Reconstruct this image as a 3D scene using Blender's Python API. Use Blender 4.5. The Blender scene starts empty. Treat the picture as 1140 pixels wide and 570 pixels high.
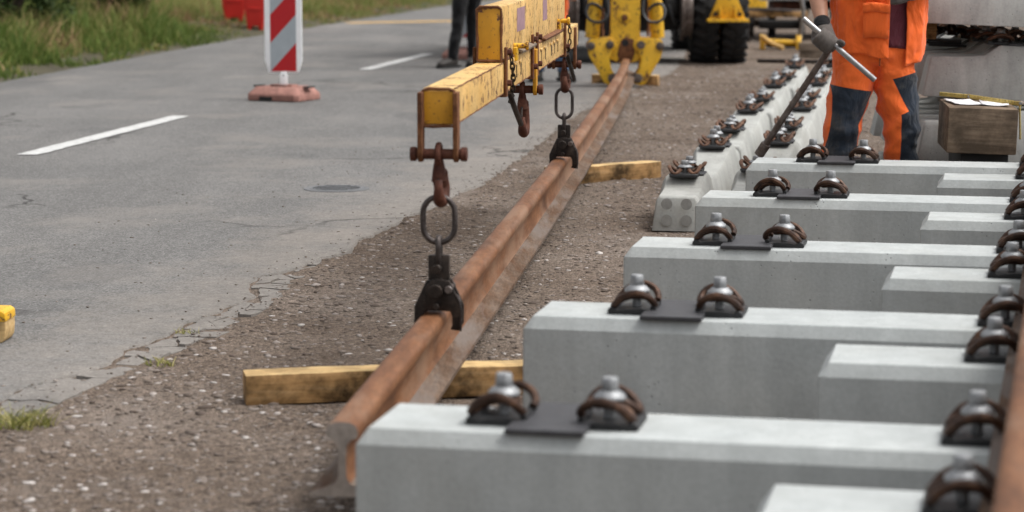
import bpy, bmesh, math, random
import numpy as np
from mathutils import Vector, Matrix, noise, Euler

R = math.radians
rng = random.Random(7)
nrng = np.random.default_rng(7)
scene = bpy.context.scene
COL = scene.collection

# ------------------------------------------------------------------ camera
cam_data = bpy.data.cameras.new("camera")
cam = bpy.data.objects.new("camera", cam_data)
COL.objects.link(cam)
cam.location = (0, 0, 1.35)
cam.rotation_euler = (R(90 - 7.883), 0, 0)
cam_data.sensor_width = 36
cam_data.lens = 2600 / 1140 * 36
cam_data.clip_end = 3000
cam_data.dof.use_dof = True
cam_data.dof.focus_distance = 9.2
cam_data.dof.aperture_fstop = 3.5
scene.camera = cam

# ------------------------------------------------------------------ sky, sun, exposure
SUN_EL, SUN_AZ = R(60), R(95)          # azimuth from +Y towards +X
world = bpy.data.worlds.new("World")
scene.world = world
world.use_nodes = True
wn = world.node_tree
sky = wn.nodes.new("ShaderNodeTexSky")
sky.sky_type = 'NISHITA'
sky.sun_disc = False
sky.sun_elevation = SUN_EL
sky.sun_rotation = SUN_AZ
sky.air_density = 1.0
sky.dust_density = 6.0
sky.ozone_density = 1.0
hsv = wn.nodes.new("ShaderNodeHueSaturation")     # overcast: the blue washed out of the sky
hsv.inputs['Saturation'].default_value = 0.16
bgn = wn.nodes['Background']
wn.links.new(sky.outputs[0], hsv.inputs['Color'])
wn.links.new(hsv.outputs[0], bgn.inputs['Color'])
bgn.inputs['Strength'].default_value = 0.15
sun_data = bpy.data.lights.new("sun", 'SUN')
sun_data.energy = 1.05
sun_data.angle = R(20)
sun_data.color = (1.0, 0.97, 0.93)
sun = bpy.data.objects.new("sun", sun_data)
COL.objects.link(sun)
sd = Vector((math.sin(SUN_AZ) * math.cos(SUN_EL), math.cos(SUN_AZ) * math.cos(SUN_EL), math.sin(SUN_EL)))
sun.rotation_euler = sd.to_track_quat('Z', 'Y').to_euler()
vs = scene.view_settings
vs.view_transform = 'Standard'
vs.look = 'None'
vs.gamma = 1.0
vs.use_curve_mapping = False
vs.exposure = 0.52
scene.cycles.use_denoising = True
scene.cycles.max_bounces = 6

# ------------------------------------------------------------------ node helpers
class NB:
    def __init__(s, name, rough=.7, metal=0., spec=.4):
        s.m = bpy.data.materials.new(name)
        s.m.use_nodes = True
        s.nt = s.m.node_tree
        s.b = s.nt.nodes['Principled BSDF']
        s.b.inputs['Roughness'].default_value = rough
        s.b.inputs['Metallic'].default_value = metal
        s.b.inputs['Specular IOR Level'].default_value = spec
        s.co = None
    def n(s, t, **k):
        nd = s.nt.nodes.new(t)
        for a, b in k.items():
            setattr(nd, a, b)
        return nd
    def l(s, a, b):
        s.nt.links.new(a, b)
    def coord(s, scale=(1, 1, 1), vary=True, world_=False):
        if world_:
            v = s.n('ShaderNodeNewGeometry').outputs['Position']
        else:
            v = s.n('ShaderNodeTexCoord').outputs['Object']
        if vary and not world_:
            oi = s.n('ShaderNodeObjectInfo')
            mu = s.n('ShaderNodeMath', operation='MULTIPLY')
            s.l(oi.outputs['Random'], mu.inputs[0]); mu.inputs[1].default_value = 37.0
            ad = s.n('ShaderNodeVectorMath', operation='ADD')
            s.l(v, ad.inputs[0]); s.l(mu.outputs[0], ad.inputs[1])
            v = ad.outputs[0]
        if scale != (1, 1, 1):
            mp = s.n('ShaderNodeVectorMath', operation='MULTIPLY')
            s.l(v, mp.inputs[0]); mp.inputs[1].default_value = scale
            v = mp.outputs[0]
        return v
    def noise(s, v, scale, detail=4, rough=.55, dist=0.):
        t = s.n('ShaderNodeTexNoise')
        s.l(v, t.inputs['Vector'])
        t.inputs['Scale'].default_value = scale
        t.inputs['Detail'].default_value = detail
        t.inputs['Roughness'].default_value = rough
        t.inputs['Distortion'].default_value = dist
        return t.outputs['Fac']
    def voro(s, v, scale, feature='F1', rnd=1.0, out='Distance'):
        t = s.n('ShaderNodeTexVoronoi', feature=feature)
        s.l(v, t.inputs['Vector'])
        t.inputs['Scale'].default_value = scale
        t.inputs['Randomness'].default_value = rnd
        return t.outputs[out]
    def ramp(s, f, stops, interp='LINEAR'):
        t = s.n('ShaderNodeValToRGB')
        t.color_ramp.interpolation = interp
        el = t.color_ramp.elements
        while len(el) < len(stops):
            el.new(.5)
        for e, (p, c) in zip(el, stops):
            e.position = p
            e.color = (c, c, c, 1) if isinstance(c, (int, float)) else (*c, 1)
        s.l(f, t.inputs[0])
        return t.outputs['Color']
    def mix(s, f, a, b, mode='MIX'):
        t = s.n('ShaderNodeMix', data_type='RGBA', blend_type=mode)
        for i, val in ((0, f), (6, a), (7, b)):
            sock = t.inputs[i]
            if hasattr(val, 'is_output'):
                s.l(val, sock)
            elif isinstance(val, (int, float)):
                sock.default_value = val if i == 0 else (val, val, val, 1)
            else:
                sock.default_value = (*val, 1)
        return t.outputs[2]
    def math(s, op, a, b=0.):
        t = s.n('ShaderNodeMath', operation=op)
        for i, val in enumerate((a, b)):
            if hasattr(val, 'is_output'):
                s.l(val, t.inputs[i])
            else:
                t.inputs[i].default_value = val
        return t.outputs[0]
    def color(s, c):
        if hasattr(c, 'is_output'):
            s.l(c, s.b.inputs['Base Color'])
        else:
            s.b.inputs['Base Color'].default_value = (*c, 1)
        return s
    def rough(s, r):
        s.l(r, s.b.inputs['Roughness'])
    def bump(s, h, strength=.4, dist=.01):
        t = s.n('ShaderNodeBump')
        t.inputs['Strength'].default_value = strength
        t.inputs['Distance'].default_value = dist
        s.l(h, t.inputs['Height'])
        s.l(t.outputs[0], s.b.inputs['Normal'])

def m_concrete(name, lo, hi, stain=.35, gate0=.52):
    k = NB(name, .88, 0, .25)
    v = k.coord()
    big = k.noise(v, 3.0, 5, .6)
    c = k.ramp(big, [(.3, lo), (.7, hi)])
    fine = k.noise(v, 90, 3, .6)
    c = k.mix(.35, c, k.ramp(fine, [(.3, .62), (.7, 1.0)]), 'MULTIPLY')
    vs_ = k.coord((9, 9, 1.2))
    st = k.noise(vs_, 1.6, 4, .6)
    c = k.mix(stain, c, k.ramp(st, [(.38, .55), (.62, 1.0)]), 'MULTIPLY')
    gate = k.ramp(k.noise(v, 6, 2), [(gate0, 0.), (gate0 + .08, 1.)])
    hole = k.ramp(k.voro(v, 46), [(.07, 1.), (.15, 0.)])
    hm = k.math('MULTIPLY', gate, hole)
    c = k.mix(k.math('MULTIPLY', hm, .75), c, tuple(x * .35 for x in lo))
    blot = k.ramp(k.noise(v, 1.3, 6, .7, .6), [(.50, 0.), (.66, 1.)])
    c = k.mix(k.math('MULTIPLY', blot, .30), c, tuple(x * y for x, y in zip(lo, (.62, .58, .52))))
    k.color(c)
    h = k.math('SUBTRACT', k.math('MULTIPLY', fine, .35), hm)
    k.bump(h, .5, .004)
    return k.m

def m_rust(name, cols, rough=.8, metal=.25, stretch=(1, 1, 1), sc=14, grey=None, spec=.35, blotch=.7):
    k = NB(name, rough, metal, spec)
    v = k.coord(stretch)
    a = k.noise(v, sc, 6, .65)
    c = k.ramp(a, [(.28, cols[0]), (.5, cols[1]), (.72, cols[2])])
    fine = k.noise(v, sc * 9, 3)
    c = k.mix(.6, c, k.ramp(fine, [(.3, .5), (.7, 1.1)]), 'MULTIPLY')
    patchy = k.noise(k.coord(), sc * .35, 6, .75)
    c = k.mix(blotch, c, k.ramp(patchy, [(.32, .45), (.62, 1.15)]), 'MULTIPLY')
    if grey:
        g = k.ramp(k.noise(v, sc * .4, 5, .7), [(.48, 0.), (.6, 1.)])
        c = k.mix(k.math('MULTIPLY', g, .75), c, grey)
    k.color(c)
    k.bump(fine, .35, .002)
    return k.m

def m_paint(name, base, faded, rust_amt=.56, rough=.5, streak=True):
    k = NB(name, rough, 0, .45)
    v = k.coord()
    a = k.noise(v, 5, 5, .6)
    c = k.ramp(a, [(.3, base), (.7, faded)])
    if streak:
        st = k.noise(k.coord((5, 5, 1.2)), 1.3, 6, .7)
        c = k.mix(.55, c, k.ramp(st, [(.35, .6), (.6, 1.05)]), 'MULTIPLY')
    r = k.noise(v, 22, 6, .7)
    rm = k.ramp(r, [(rust_amt, 0.), (rust_amt + .05, 1.)])
    r2 = k.noise(v, 95, 3, .6)
    rm2 = k.ramp(r2, [(rust_amt + .06, 0.), (rust_amt + .1, 1.)])
    rm = k.math('MAXIMUM', rm, rm2)
    c = k.mix(rm, c, k.ramp(r2, [(.3, (.07, .03, .02)), (.7, (.2, .085, .035))]))
    k.color(c)
    k.rough(k.ramp(rm, [(0., rough), (1., .85)]))
    k.bump(rm, .3, -.002)
    return k.m

def m_wood(name, c0, c1, c2, dark=.5, axis=0, sc=6):
    k = NB(name, .8, 0, .2)
    s = [14, 14, 14]; s[axis] = 1.0
    v = k.coord(tuple(s))
    a = k.noise(v, sc * .5, 5, .6, 1.0)
    c = k.ramp(a, [(.25, c0), (.5, c1), (.75, c2)])
    v2 = k.coord()
    st = k.noise(v2, 7, 5, .65)
    c = k.mix(dark, c, k.ramp(st, [(.38, .10), (.6, 1.)]), 'MULTIPLY')
    kn = k.ramp(k.voro(k.coord((3, 8, 8) if axis == 0 else (8, 8, 8)), 1.3), [(.07, 1.), (.14, 0.)])
    c = k.mix(k.math('MULTIPLY', kn, .7), c, tuple(x * .25 for x in c0))
    k.color(c)
    k.bump(a, .35, .004)
    return k.m

def m_plain(name, c, rough=.6, metal=0., var=.3, sc=25, spec=.4, bump=.15):
    k = NB(name, rough, metal, spec)
    v = k.coord()
    a = k.noise(v, sc, 5, .6)
    cc = k.mix(1., c, k.ramp(a, [(.3, 1 - var), (.7, 1.)]), 'MULTIPLY')
    k.color(cc)
    if bump:
        k.bump(k.noise(v, sc * 5, 3), bump, .003)
    return k.m

def m_fabric(name, c, dirt=.35, rough=.85, dust=0.):
    k = NB(name, rough, 0, .2)
    v = k.coord((1, 1, 1), vary=False)
    fold = k.noise(k.coord((1, 1, .55), vary=False), 9, 3, .5, .8)
    d = k.noise(v, 6, 5, .6)
    cc = k.mix(dirt, c, k.ramp(d, [(.35, .35), (.62, 1.)]), 'MULTIPLY')
    if dust:
        cc = k.mix(k.math('MULTIPLY', k.ramp(k.noise(v, 8, 6, .7), [(.5, 0.), (.7, 1.)]), dust), cc, (.10, .09, .078))
    k.color(cc)
    weave = k.noise(v, 300, 2)
    rg = k.noise(k.coord((1, 1, .7), vary=False), 7, 1.5, .4, 1.0)
    ridge = k.math('ABSOLUTE', k.math('SUBTRACT', rg, .5))
    h = k.math('ADD', fold, k.math('MULTIPLY', weave, .05))
    h = k.math('SUBTRACT', h, k.math('MULTIPLY', ridge, 1.1))
    k.bump(h, .9, .03)
    try:
        k.b.inputs['Sheen Weight'].default_value = .15
    except Exception:
        pass
    return k.m

def m_asphalt():
    k = NB('asphalt', .95, 0, .12)
    v = k.coord(world_=True)
    big = k.noise(v, .55, 5, .6)
    c = k.ramp(big, [(.3, (.145, .142, .138)), (.7, (.185, .179, .172))])
    lane = k.noise(k.coord((1.6, .22, 1), world_=True), 1.1, 4, .6)
    c = k.mix(.55, c, k.ramp(lane, [(.35, .78), (.65, 1.06)]), 'MULTIPLY')
    agg = k.voro(v, 150, out='Color')
    ag = k.n('ShaderNodeRGBToBW'); k.l(agg, ag.inputs[0])
    c = k.mix(.8, c, k.ramp(ag.outputs[0], [(.12, .5), (.5, .95), (.9, 1.5)]), 'MULTIPLY')
    mid = k.noise(v, 26, 4, .7)
    c = k.mix(.6, c, k.ramp(mid, [(.3, .72), (.7, 1.12)]), 'MULTIPLY')
    # dust trodden on from the building strip
    dust = k.ramp(k.noise(v, .9, 5, .65), [(.52, 0.), (.72, 1.)])
    c = k.mix(k.math('MULTIPLY', dust, .45), c, (.265, .24, .215))
    sx = k.n('ShaderNodeSeparateXYZ'); k.l(v, sx.inputs[0])
    dd = k.math('SUBTRACT', sx.outputs['X'], k.math('SUBTRACT', k.math('MULTIPLY', sx.outputs['Y'], .173), 2.5))
    dd = k.math('ADD', dd, k.math('MULTIPLY', k.math('SUBTRACT', k.noise(v, 2.4, 6, .7), .5), 1.6))
    em = k.ramp(k.math('ADD', dd, 1.), [(.45, 0.), (1., 1.)])
    c = k.mix(k.math('MULTIPLY', em, .5), c, k.mix(.7, (.27, .24, .21), k.ramp(mid, [(.3, .7), (.7, 1.2)]), 'MULTIPLY'))
    # tar patches
    tar = k.ramp(k.noise(k.coord((1.2, .5, 1), world_=True), .8, 3, .5), [(.62, 0.), (.64, 1.)])
    c = k.mix(k.math('MULTIPLY', tar, .22), c, (.07, .07, .072))
    # old hairline cracks
    wv = k.n('ShaderNodeVectorMath', operation='ADD')
    dn = k.n('ShaderNodeTexNoise'); k.l(v, dn.inputs['Vector']); dn.inputs['Scale'].default_value = 1.7; dn.inputs['Detail'].default_value = 5
    k.l(v, wv.inputs[0]); k.l(dn.outputs['Color'], wv.inputs[1])
    ce = k.ramp(k.voro(wv.outputs[0], .42, 'DISTANCE_TO_EDGE'), [(.004, 1.), (.012, 0.)])
    cg = k.ramp(k.noise(v, .33, 3), [(.53, 0.), (.58, 1.)])
    cm = k.math('MULTIPLY', ce, cg)
    c = k.mix(k.math('MULTIPLY', cm, .8), c, (.05, .047, .045))
    k.color(c)
    h = k.math('SUBTRACT', ag.outputs[0], k.math('MULTIPLY', cm, 3.))
    k.bump(h, .55, .004)
    return k.m

def m_gravel():
    k = NB('gravel_earth', 1., 0, .08)
    v = k.coord(world_=True)
    big = k.noise(v, .8, 6, .65)
    c = k.ramp(big, [(.28, (.120, .090, .069)), (.5, (.172, .134, .107)), (.74, (.248, .204, .171))])
    mid = k.noise(v, 24, 6, .8)
    c = k.mix(.85, c, k.ramp(mid, [(.3, .55), (.7, 1.3)]), 'MULTIPLY')
    vc = k.voro(v, 110, out='Color')
    bw = k.n('ShaderNodeRGBToBW'); k.l(vc, bw.inputs[0])
    c = k.mix(.8, c, k.ramp(bw.outputs[0], [(.15, .5), (.6, 1.), (.95, 1.55)]), 'MULTIPLY')
    pale = k.ramp(k.noise(k.coord((.9, .35, 1), world_=True), 1.6, 5, .7), [(.55, 0.), (.7, 1.)])
    c = k.mix(k.math('MULTIPLY', pale, .4), c, (.29, .255, .228))
    k.color(c)
    d = k.voro(v, 110)
    h = k.math('ADD', k.math('MULTIPLY', mid, 1.4), k.math('SUBTRACT', 0.6, d))
    k.bump(h, .8, .009)
    return k.m

def m_attr(name, stops, rough=.8, trans=0.):
    """colour picked by the random number each stone or blade carries"""
    k = NB(name, rough, 0, .2)
    at = k.n('ShaderNodeAttribute', attribute_name='rnd')
    c = k.ramp(at.outputs['Fac'], stops)
    k.color(c)
    if trans:
        t = k.n('ShaderNodeBsdfTranslucent'); k.l(c, t.inputs[0])
        mx = k.n('ShaderNodeMixShader'); mx.inputs[0].default_value = trans
        k.l(k.b.outputs[0], mx.inputs[1]); k.l(t.outputs[0], mx.inputs[2])
        k.l(mx.outputs[0], k.nt.nodes['Material Output'].inputs['Surface'])
    return k.m

M = {}
M['asphalt'] = m_asphalt()
M['gravel'] = m_gravel()
M['concrete'] = m_concrete('sleeper_concrete', (.405, .428, .425), (.485, .508, .50), .26)
M['concrete_old'] = m_concrete('older_concrete', (.37, .375, .355), (.47, .475, .45), .35)
M['concrete_dark'] = m_concrete('stacked_concrete', (.38, .382, .365), (.50, .502, .48), .45, .40)
M['plug'] = m_plain('mortar_plug', (.34, .34, .32), .9)
M['rail'] = m_rust('rail_rust', [(.10, .042, .019), (.20, .084, .036), (.29, .138, .066)], .58, .2, (1, .22, 1), 11, (.25, .15, .095), .3, .35)
M['rail_foot'] = m_rust('rail_foot_scale', [(.10, .045, .022), (.15, .10, .07), (.20, .155, .125)], .85, .0, (1, .16, 1), 16, (.17, .145, .13), .10)
M['clamp'] = m_rust('spring_rust', [(.025, .014, .010), (.058, .029, .018), (.13, .064, .034)], .5, .45, sc=34)
M['clamp_rust'] = m_rust('brown_spring_rust', [(.06, .03, .018), (.14, .07, .042), (.24, .13, .08)], .7, .15, sc=34)
M['dark_steel'] = m_rust('dark_oily_steel', [(.02, .016, .014), (.042, .033, .028), (.095, .07, .055)], .5, .6, sc=25)
M['ring_steel'] = m_rust('worn_ring_steel', [(.05, .04, .036), (.09, .075, .07), (.18, .155, .145)], .45, .7, sc=20)
M['hook_rust'] = m_rust('hook_rust', [(.05, .018, .012), (.115, .04, .024), (.18, .075, .045)], .7, .3, sc=22)
M['zinc'] = m_plain('zinc_screw', (.36, .37, .38), .5, .45, .45, 60)
M['cut_steel'] = m_plain('sawn_steel', (.36, .31, .27), .6, .1, .4, 60)
M['steel'] = m_plain('bare_steel', (.42, .42, .42), .38, .85, .35, 30)
M['tool_steel'] = m_rust('tool_steel', [(.08, .06, .05), (.15, .12, .105), (.26, .23, .215)], .5, .6, sc=18)
M['pad'] = m_plain('rubber_pad', (.055, .055, .06), .55, 0, .3, 30)
M['plastic'] = m_plain('black_plastic', (.018, .018, .019), .45, 0, .3, 30)
M['rubber'] = m_plain('tyre_rubber', (.02, .02, .021), .8, 0, .4, 12)
M['yellow'] = m_paint('yellow_paint', (.56, .255, .010), (.66, .33, .022), .585)
M['yellow_faded'] = m_paint('faded_yellow_paint', (.60, .35, .095), (.74, .50, .20), .555)
M['yellow_machine'] = m_paint('machine_yellow', (.68, .36, .012), (.78, .47, .03), .56, .42, False)
M['weld_rust'] = m_rust('weld_rust', [(.09, .035, .02), (.19, .075, .03), (.32, .15, .07)], .8, .2, sc=30)
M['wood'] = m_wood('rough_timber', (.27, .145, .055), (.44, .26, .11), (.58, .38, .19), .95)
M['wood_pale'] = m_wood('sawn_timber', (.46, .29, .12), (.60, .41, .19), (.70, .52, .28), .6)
M['wood_brown'] = m_wood('oak_block', (.12, .085, .06), (.20, .145, .10), (.29, .22, .16), .6)
M['wood_grey'] = m_wood('grey_timber', (.13, .10, .075), (.22, .175, .135), (.30, .25, .2), .6)
M['paper'] = m_plain('paper', (.82, .82, .84), .8, 0, .06, 8, .2, 0)
M['ruler'] = m_plain('ruler_yellow', (.60, .46, .13), .6, 0, .3, 40)
M['ink'] = m_plain('ruler_ink', (.03, .03, .03), .6)
M['orange'] = m_fabric('hi_vis_orange', (.92, .155, .028), .16)
M['orange_dirty'] = m_fabric('hi_vis_orange_worn', (.92, .165, .032), .3)
M['navy'] = m_fabric('navy_fabric', (.020, .028, .042), .3, dust=.6)
M['burgundy'] = m_fabric('burgundy_shirt', (.10, .02, .03), .3)
M['black_fab'] = m_fabric('black_fabric', (.006, .006, .007), .2)
M['blue_fab'] = m_fabric('blue_fabric', (.09, .15, .25), .3)
M['glove'] = m_fabric('grey_glove', (.115, .10, .09), .5)
M['boot'] = m_plain('boot_leather', (.045, .038, .033), .6, 0, .5, 20)
M['sole'] = m_plain('boot_sole', (.02, .02, .02), .8)
M['skin'] = m_plain('skin', (.46, .24, .155), .5, 0, .18, 12)
M['hair'] = m_plain('hair', (.05, .03, .02), .7)
M['eye'] = m_plain('eye', (.6, .6, .6), .3, 0, 0, 5, .5, 0)
M['reflect'] = m_plain('reflective_tape', (.42, .44, .46), .35, .3, .2, 30)
M['white_plastic'] = m_plain('white_plastic', (.82, .83, .84), .45, 0, .1, 12)
M['sign_red'] = m_plain('sign_red', (.42, .008, .012), .35, 0, .12, 10, .5, 0)
M['sign_white_shaded'] = m_plain('sign_reflective_white_shaded', (.36, .40, .43), .4, .1, .12, 10, .5, 0)  # white reflective stripes, their shade put into the grey
M['base_pink'] = m_plain('recycled_base', (.36, .18, .145), .85, 0, .45, 18)
M['red_plastic'] = m_plain('red_plastic', (.55, .022, .015), .45, 0, .2, 8)
M['white_paint'] = m_plain('road_paint', (.60, .60, .585), .85, 0, .4, 30)
M['orange_paint'] = m_plain('orange_road_paint', (.68, .42, .13), .75, 0, .3, 18)
M['iron'] = m_plain('cast_iron', (.155, .158, .163), .85, .0, .35, 30)
M['grey_metal'] = m_plain('grey_sheet', (.48, .49, .48), .55, .1, .2, 4)
M['dark'] = m_plain('machine_black', (.022, .021, .021), .6, .2, .5, 10)
M['glass'] = m_plain('cab_glass', (.03, .04, .045), .1, 0, 0, 5, .5, 0)
M['sticker'] = m_plain('faded_sticker', (.36, .22, .25), .7, 0, .4, 30)
M['verge'] = m_plain('verge_soil', (.075, .065, .035), .95, 0, .5, 3)
M['grass'] = m_attr('grass_blades', [(0., (.035, .05, .012)), (.3, (.085, .135, .025)), (.55, (.16, .215, .05)), (.75, (.30, .235, .095)), (.9, (.38, .27, .14)), (1., (.26, .14, .09))], .7, .3)
M['weed'] = m_attr('weed_blades', [(0., (.12, .14, .03)), (.5, (.28, .27, .08)), (1., (.46, .40, .19))], .7, .3)
M['leaf'] = m_attr('bush_leaves', [(0., (.02, .035, .012)), (.6, (.05, .085, .022)), (1., (.09, .12, .035))], .6, .25)
M['bark'] = m_plain('bark', (.08, .06, .045), .9)
M['stone'] = m_attr('gravel_stones', [(0., (.075, .056, .045)), (.45, (.15, .12, .10)), (.75, (.25, .215, .19)), (.92, (.40, .365, .34)), (1., (.58, .545, .52))], .9)

# ------------------------------------------------------------------ mesh helpers
class MB:
    """collects shapes and links them as ONE mesh object"""
    def __init__(s):
        s.v = []; s.f = []; s.mi = []; s.cur = 0
    def add(s, verts, faces, T=None):
        o = len(s.v)
        if T is not None:
            verts = [T @ Vector(p) for p in verts]
        s.v.extend(tuple(p) for p in verts)
        s.f.extend(tuple(o + i for i in f) for f in faces)
        s.mi.extend([s.cur] * len(faces))
        return s
    def box(s, c, d, T=None, rot=None):
        hx, hy, hz = d[0] / 2, d[1] / 2, d[2] / 2
        vs_ = [Vector((x * hx, y * hy, z * hz)) for z in (-1, 1) for y in (-1, 1) for x in (-1, 1)]
        if rot is not None:
            rm = Euler(rot).to_matrix()
            vs_ = [rm @ p for p in vs_]
        vs_ = [p + Vector(c) for p in vs_]
        return s.add(vs_, [(0, 2, 3, 1), (4, 5, 7, 6), (0, 1, 5, 4), (2, 6, 7, 3), (1, 3, 7, 5), (0, 4, 6, 2)], T)
    def prism(s, poly, h0, h1, axis='z', T=None):
        """poly of 2D points, pulled along an axis; for 'y' poly is (x,z), for 'x' poly is (y,z)"""
        def to(p, h):
            if axis == 'z': return (p[0], p[1], h)
            if axis == 'y': return (p[0], h, p[1])
            return (h, p[0], p[1])
        n = len(poly)
        a = sum(poly[i][0] * poly[(i + 1) % n][1] - poly[(i + 1) % n][0] * poly[i][1] for i in range(n))
        if a < 0: poly = poly[::-1]
        if axis == 'y': poly = poly[::-1]
        vs_ = [to(p, h0) for p in poly] + [to(p, h1) for p in poly]
        fs = [tuple(range(n - 1, -1, -1)), tuple(range(n, 2 * n))] + [(i, (i + 1) % n, n + (i + 1) % n, n + i) for i in range(n)]
        return s.add(vs_, fs, T)
    def cyl(s, a, b, r, r2=None, n=14, cap=True, T=None):
        a, b = Vector(a), Vector(b)
        r2 = r if r2 is None else r2
        d = (b - a).normalized()
        u = d.orthogonal().normalized(); w = d.cross(u)
        vs_ = []
        for p, rr in ((a, r), (b, r2)):
            for i in range(n):
                t = 2 * math.pi * (i + .5) / n
                vs_.append(p + u * math.cos(t) * rr + w * math.sin(t) * rr)
        fs = [(i, (i + 1) % n, n + (i + 1) % n, n + i) for i in range(n)]
        if cap: fs += [tuple(range(n - 1, -1, -1)), tuple(range(n, 2 * n))]
        return s.add(vs_, fs, T)
    def lathe(s, prof, n=24, T=None, close=False):
        """prof: (radius, z) list turned about z"""
        vs_ = [(r * math.cos(2 * math.pi * i / n), r * math.sin(2 * math.pi * i / n), z) for r, z in prof for i in range(n)]
        fs = []
        m = len(prof)
        for j in range(m if close else m - 1):
            k = (j + 1) % m
            for i in range(n):
                fs.append((j * n + i, j * n + (i + 1) % n, k * n + (i + 1) % n, k * n + i))
        if not close:
            fs.append(tuple(range(n - 1, -1, -1))); fs.append(tuple((m - 1) * n + i for i in range(n)))
        return s.add(vs_, fs, T)
    def tube(s, pts, r, n=8, closed=False, T=None, sub=4, flat=1.0):
        P = [Vector(p) for p in pts]
        if sub > 1: P = catmull(P, sub, closed)
        m = len(P)
        rs = r if callable(r) else (lambda t: r)
        tang = []
        for i in range(m):
            a = P[(i - 1) % m] if closed or i > 0 else P[0]
            b = P[(i + 1) % m] if closed or i < m - 1 else P[-1]
            tang.append((b - a).normalized())
        u = tang[0].orthogonal().normalized()
        vs_ = []
        for i in range(m):
            u = (u - tang[i] * u.dot(tang[i])).normalized()
            w = tang[i].cross(u)
            rr = rs(i / max(1, m - 1))
            for k in range(n):
                t = 2 * math.pi * k / n
                vs_.append(P[i] + u * math.cos(t) * rr + w * math.sin(t) * rr * flat)
        fs = []
        for i in range(m if closed else m - 1):
            j = (i + 1) % m
            for k in range(n):
                fs.append((i * n + k, i * n + (k + 1) % n, j * n + (k + 1) % n, j * n + k))
        if not closed:
            fs.append(tuple(range(n - 1, -1, -1))); fs.append(tuple((m - 1) * n + k for k in range(n)))
        return s.add(vs_, fs, T)
    def loft(s, rings, cap=True, T=None):
        n = len(rings[0])
        vs_ = [p for r in rings for p in r]
        fs = []
        for j in range(len(rings) - 1):
            for i in range(n):
                fs.append((j * n + i, j * n + (i + 1) % n, (j + 1) * n + (i + 1) % n, (j + 1) * n + i))
        if cap:
            fs.append(tuple(range(n - 1, -1, -1))); fs.append(tuple((len(rings) - 1) * n + i for i in range(n)))
        return s.add(vs_, fs, T)
    def limb(s, pts, n=16, sub=4):
        """pts: (x, y, z, rx, ry): ellipses in planes across the path"""
        A = [Vector(p[:3]) for p in pts]
        C = catmull(A, sub, False)
        RX = catmull([Vector((p[3], p[4], 0)) for p in pts], sub, False)
        rings = []
        m = len(C)
        for i in range(m):
            t = (C[min(i + 1, m - 1)] - C[max(i - 1, 0)]).normalized()
            ex = Vector((1, 0, 0)); ex = ex - t * ex.dot(t)
            if ex.length < .25:
                ex = Vector((0, 0, 1)) - t * t.z
            ex.normalize(); ey = t.cross(ex)
            rings.append([C[i] + ex * math.cos(a) * RX[i].x + ey * math.sin(a) * RX[i].y for a in [2 * math.pi * k / n for k in range(n)]])
        return s.loft(rings)
    def mesh(s, name, mats, bevel=0, seg=2, smooth=35, merge=False):
        me = bpy.data.meshes.new(name)
        me.from_pydata(s.v, [], s.f)
        if not isinstance(mats, (list, tuple)): mats = [mats]
        for m in mats: me.materials.append(m)
        if len(mats) > 1: me.polygons.foreach_set('material_index', s.mi)
        bm = bmesh.new(); bm.from_mesh(me)
        if merge: bmesh.ops.remove_doubles(bm, verts=bm.verts, dist=1e-5)
        bmesh.ops.recalc_face_normals(bm, faces=bm.faces)
        if bevel:
            es = [e for e in bm.edges if e.is_manifold and e.calc_face_angle(0) > .5]
            bmesh.ops.bevel(bm, geom=es, offset=bevel, segments=seg, profile=.6, affect='EDGES', clamp_overlap=True)
        bm.to_mesh(me); bm.free()
        if smooth:
            me.shade_smooth(); me.set_sharp_from_angle(angle=R(smooth))
        me.update()
        return me
    def build(s, name, mats, parent=None, bevel=0, seg=2, smooth=35, loc=None, merge=False):
        return link(name, s.mesh(name, mats, bevel, seg, smooth, merge), parent, loc)

def catmull(P, sub, closed):
    out = []
    m = len(P)
    rngi = range(m) if closed else range(m - 1)
    for i in rngi:
        if closed:
            p0, p1, p2, p3 = P[(i - 1) % m], P[i], P[(i + 1) % m], P[(i + 2) % m]
        else:
            p0, p1, p2, p3 = P[max(i - 1, 0)], P[i], P[i + 1], P[min(i + 2, m - 1)]
        for k in range(sub):
            t = k / sub
            out.append(.5 * ((2 * p1) + (p2 - p0) * t + (2 * p0 - 5 * p1 + 4 * p2 - p3) * t * t + (3 * p1 - p0 - 3 * p2 + p3) * t ** 3))
    if not closed: out.append(P[-1].copy())
    return out

def link(name, me, parent=None, loc=None, rot=None, T=None):
    o = bpy.data.objects.new(name, me)
    COL.objects.link(o)
    if parent is not None: o.parent = parent
    if T is not None: o.matrix_local = T
    if loc is not None: o.location = loc
    if rot is not None: o.rotation_euler = rot
    return o

def tag(o, label, cat, group=None):
    o['label'] = label; o['category'] = cat
    if group: o['group'] = group
    return o
def thing(name, label, cat, loc=(0, 0, 0), rot=(0, 0, 0), group=None):
    o = link(name, None, None, loc, rot)
    o.empty_display_size = .1
    return tag(o, label, cat, group)
def struct(o, kind='structure'):
    o['kind'] = kind
    return o

def lerp_poly(pts, y):
    for (x0, y0), (x1, y1) in zip(pts, pts[1:]):
        if y <= y1: return x0 + (x1 - x0) * (y - y0) / (y1 - y0)
    return pts[-1][0]

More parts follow.
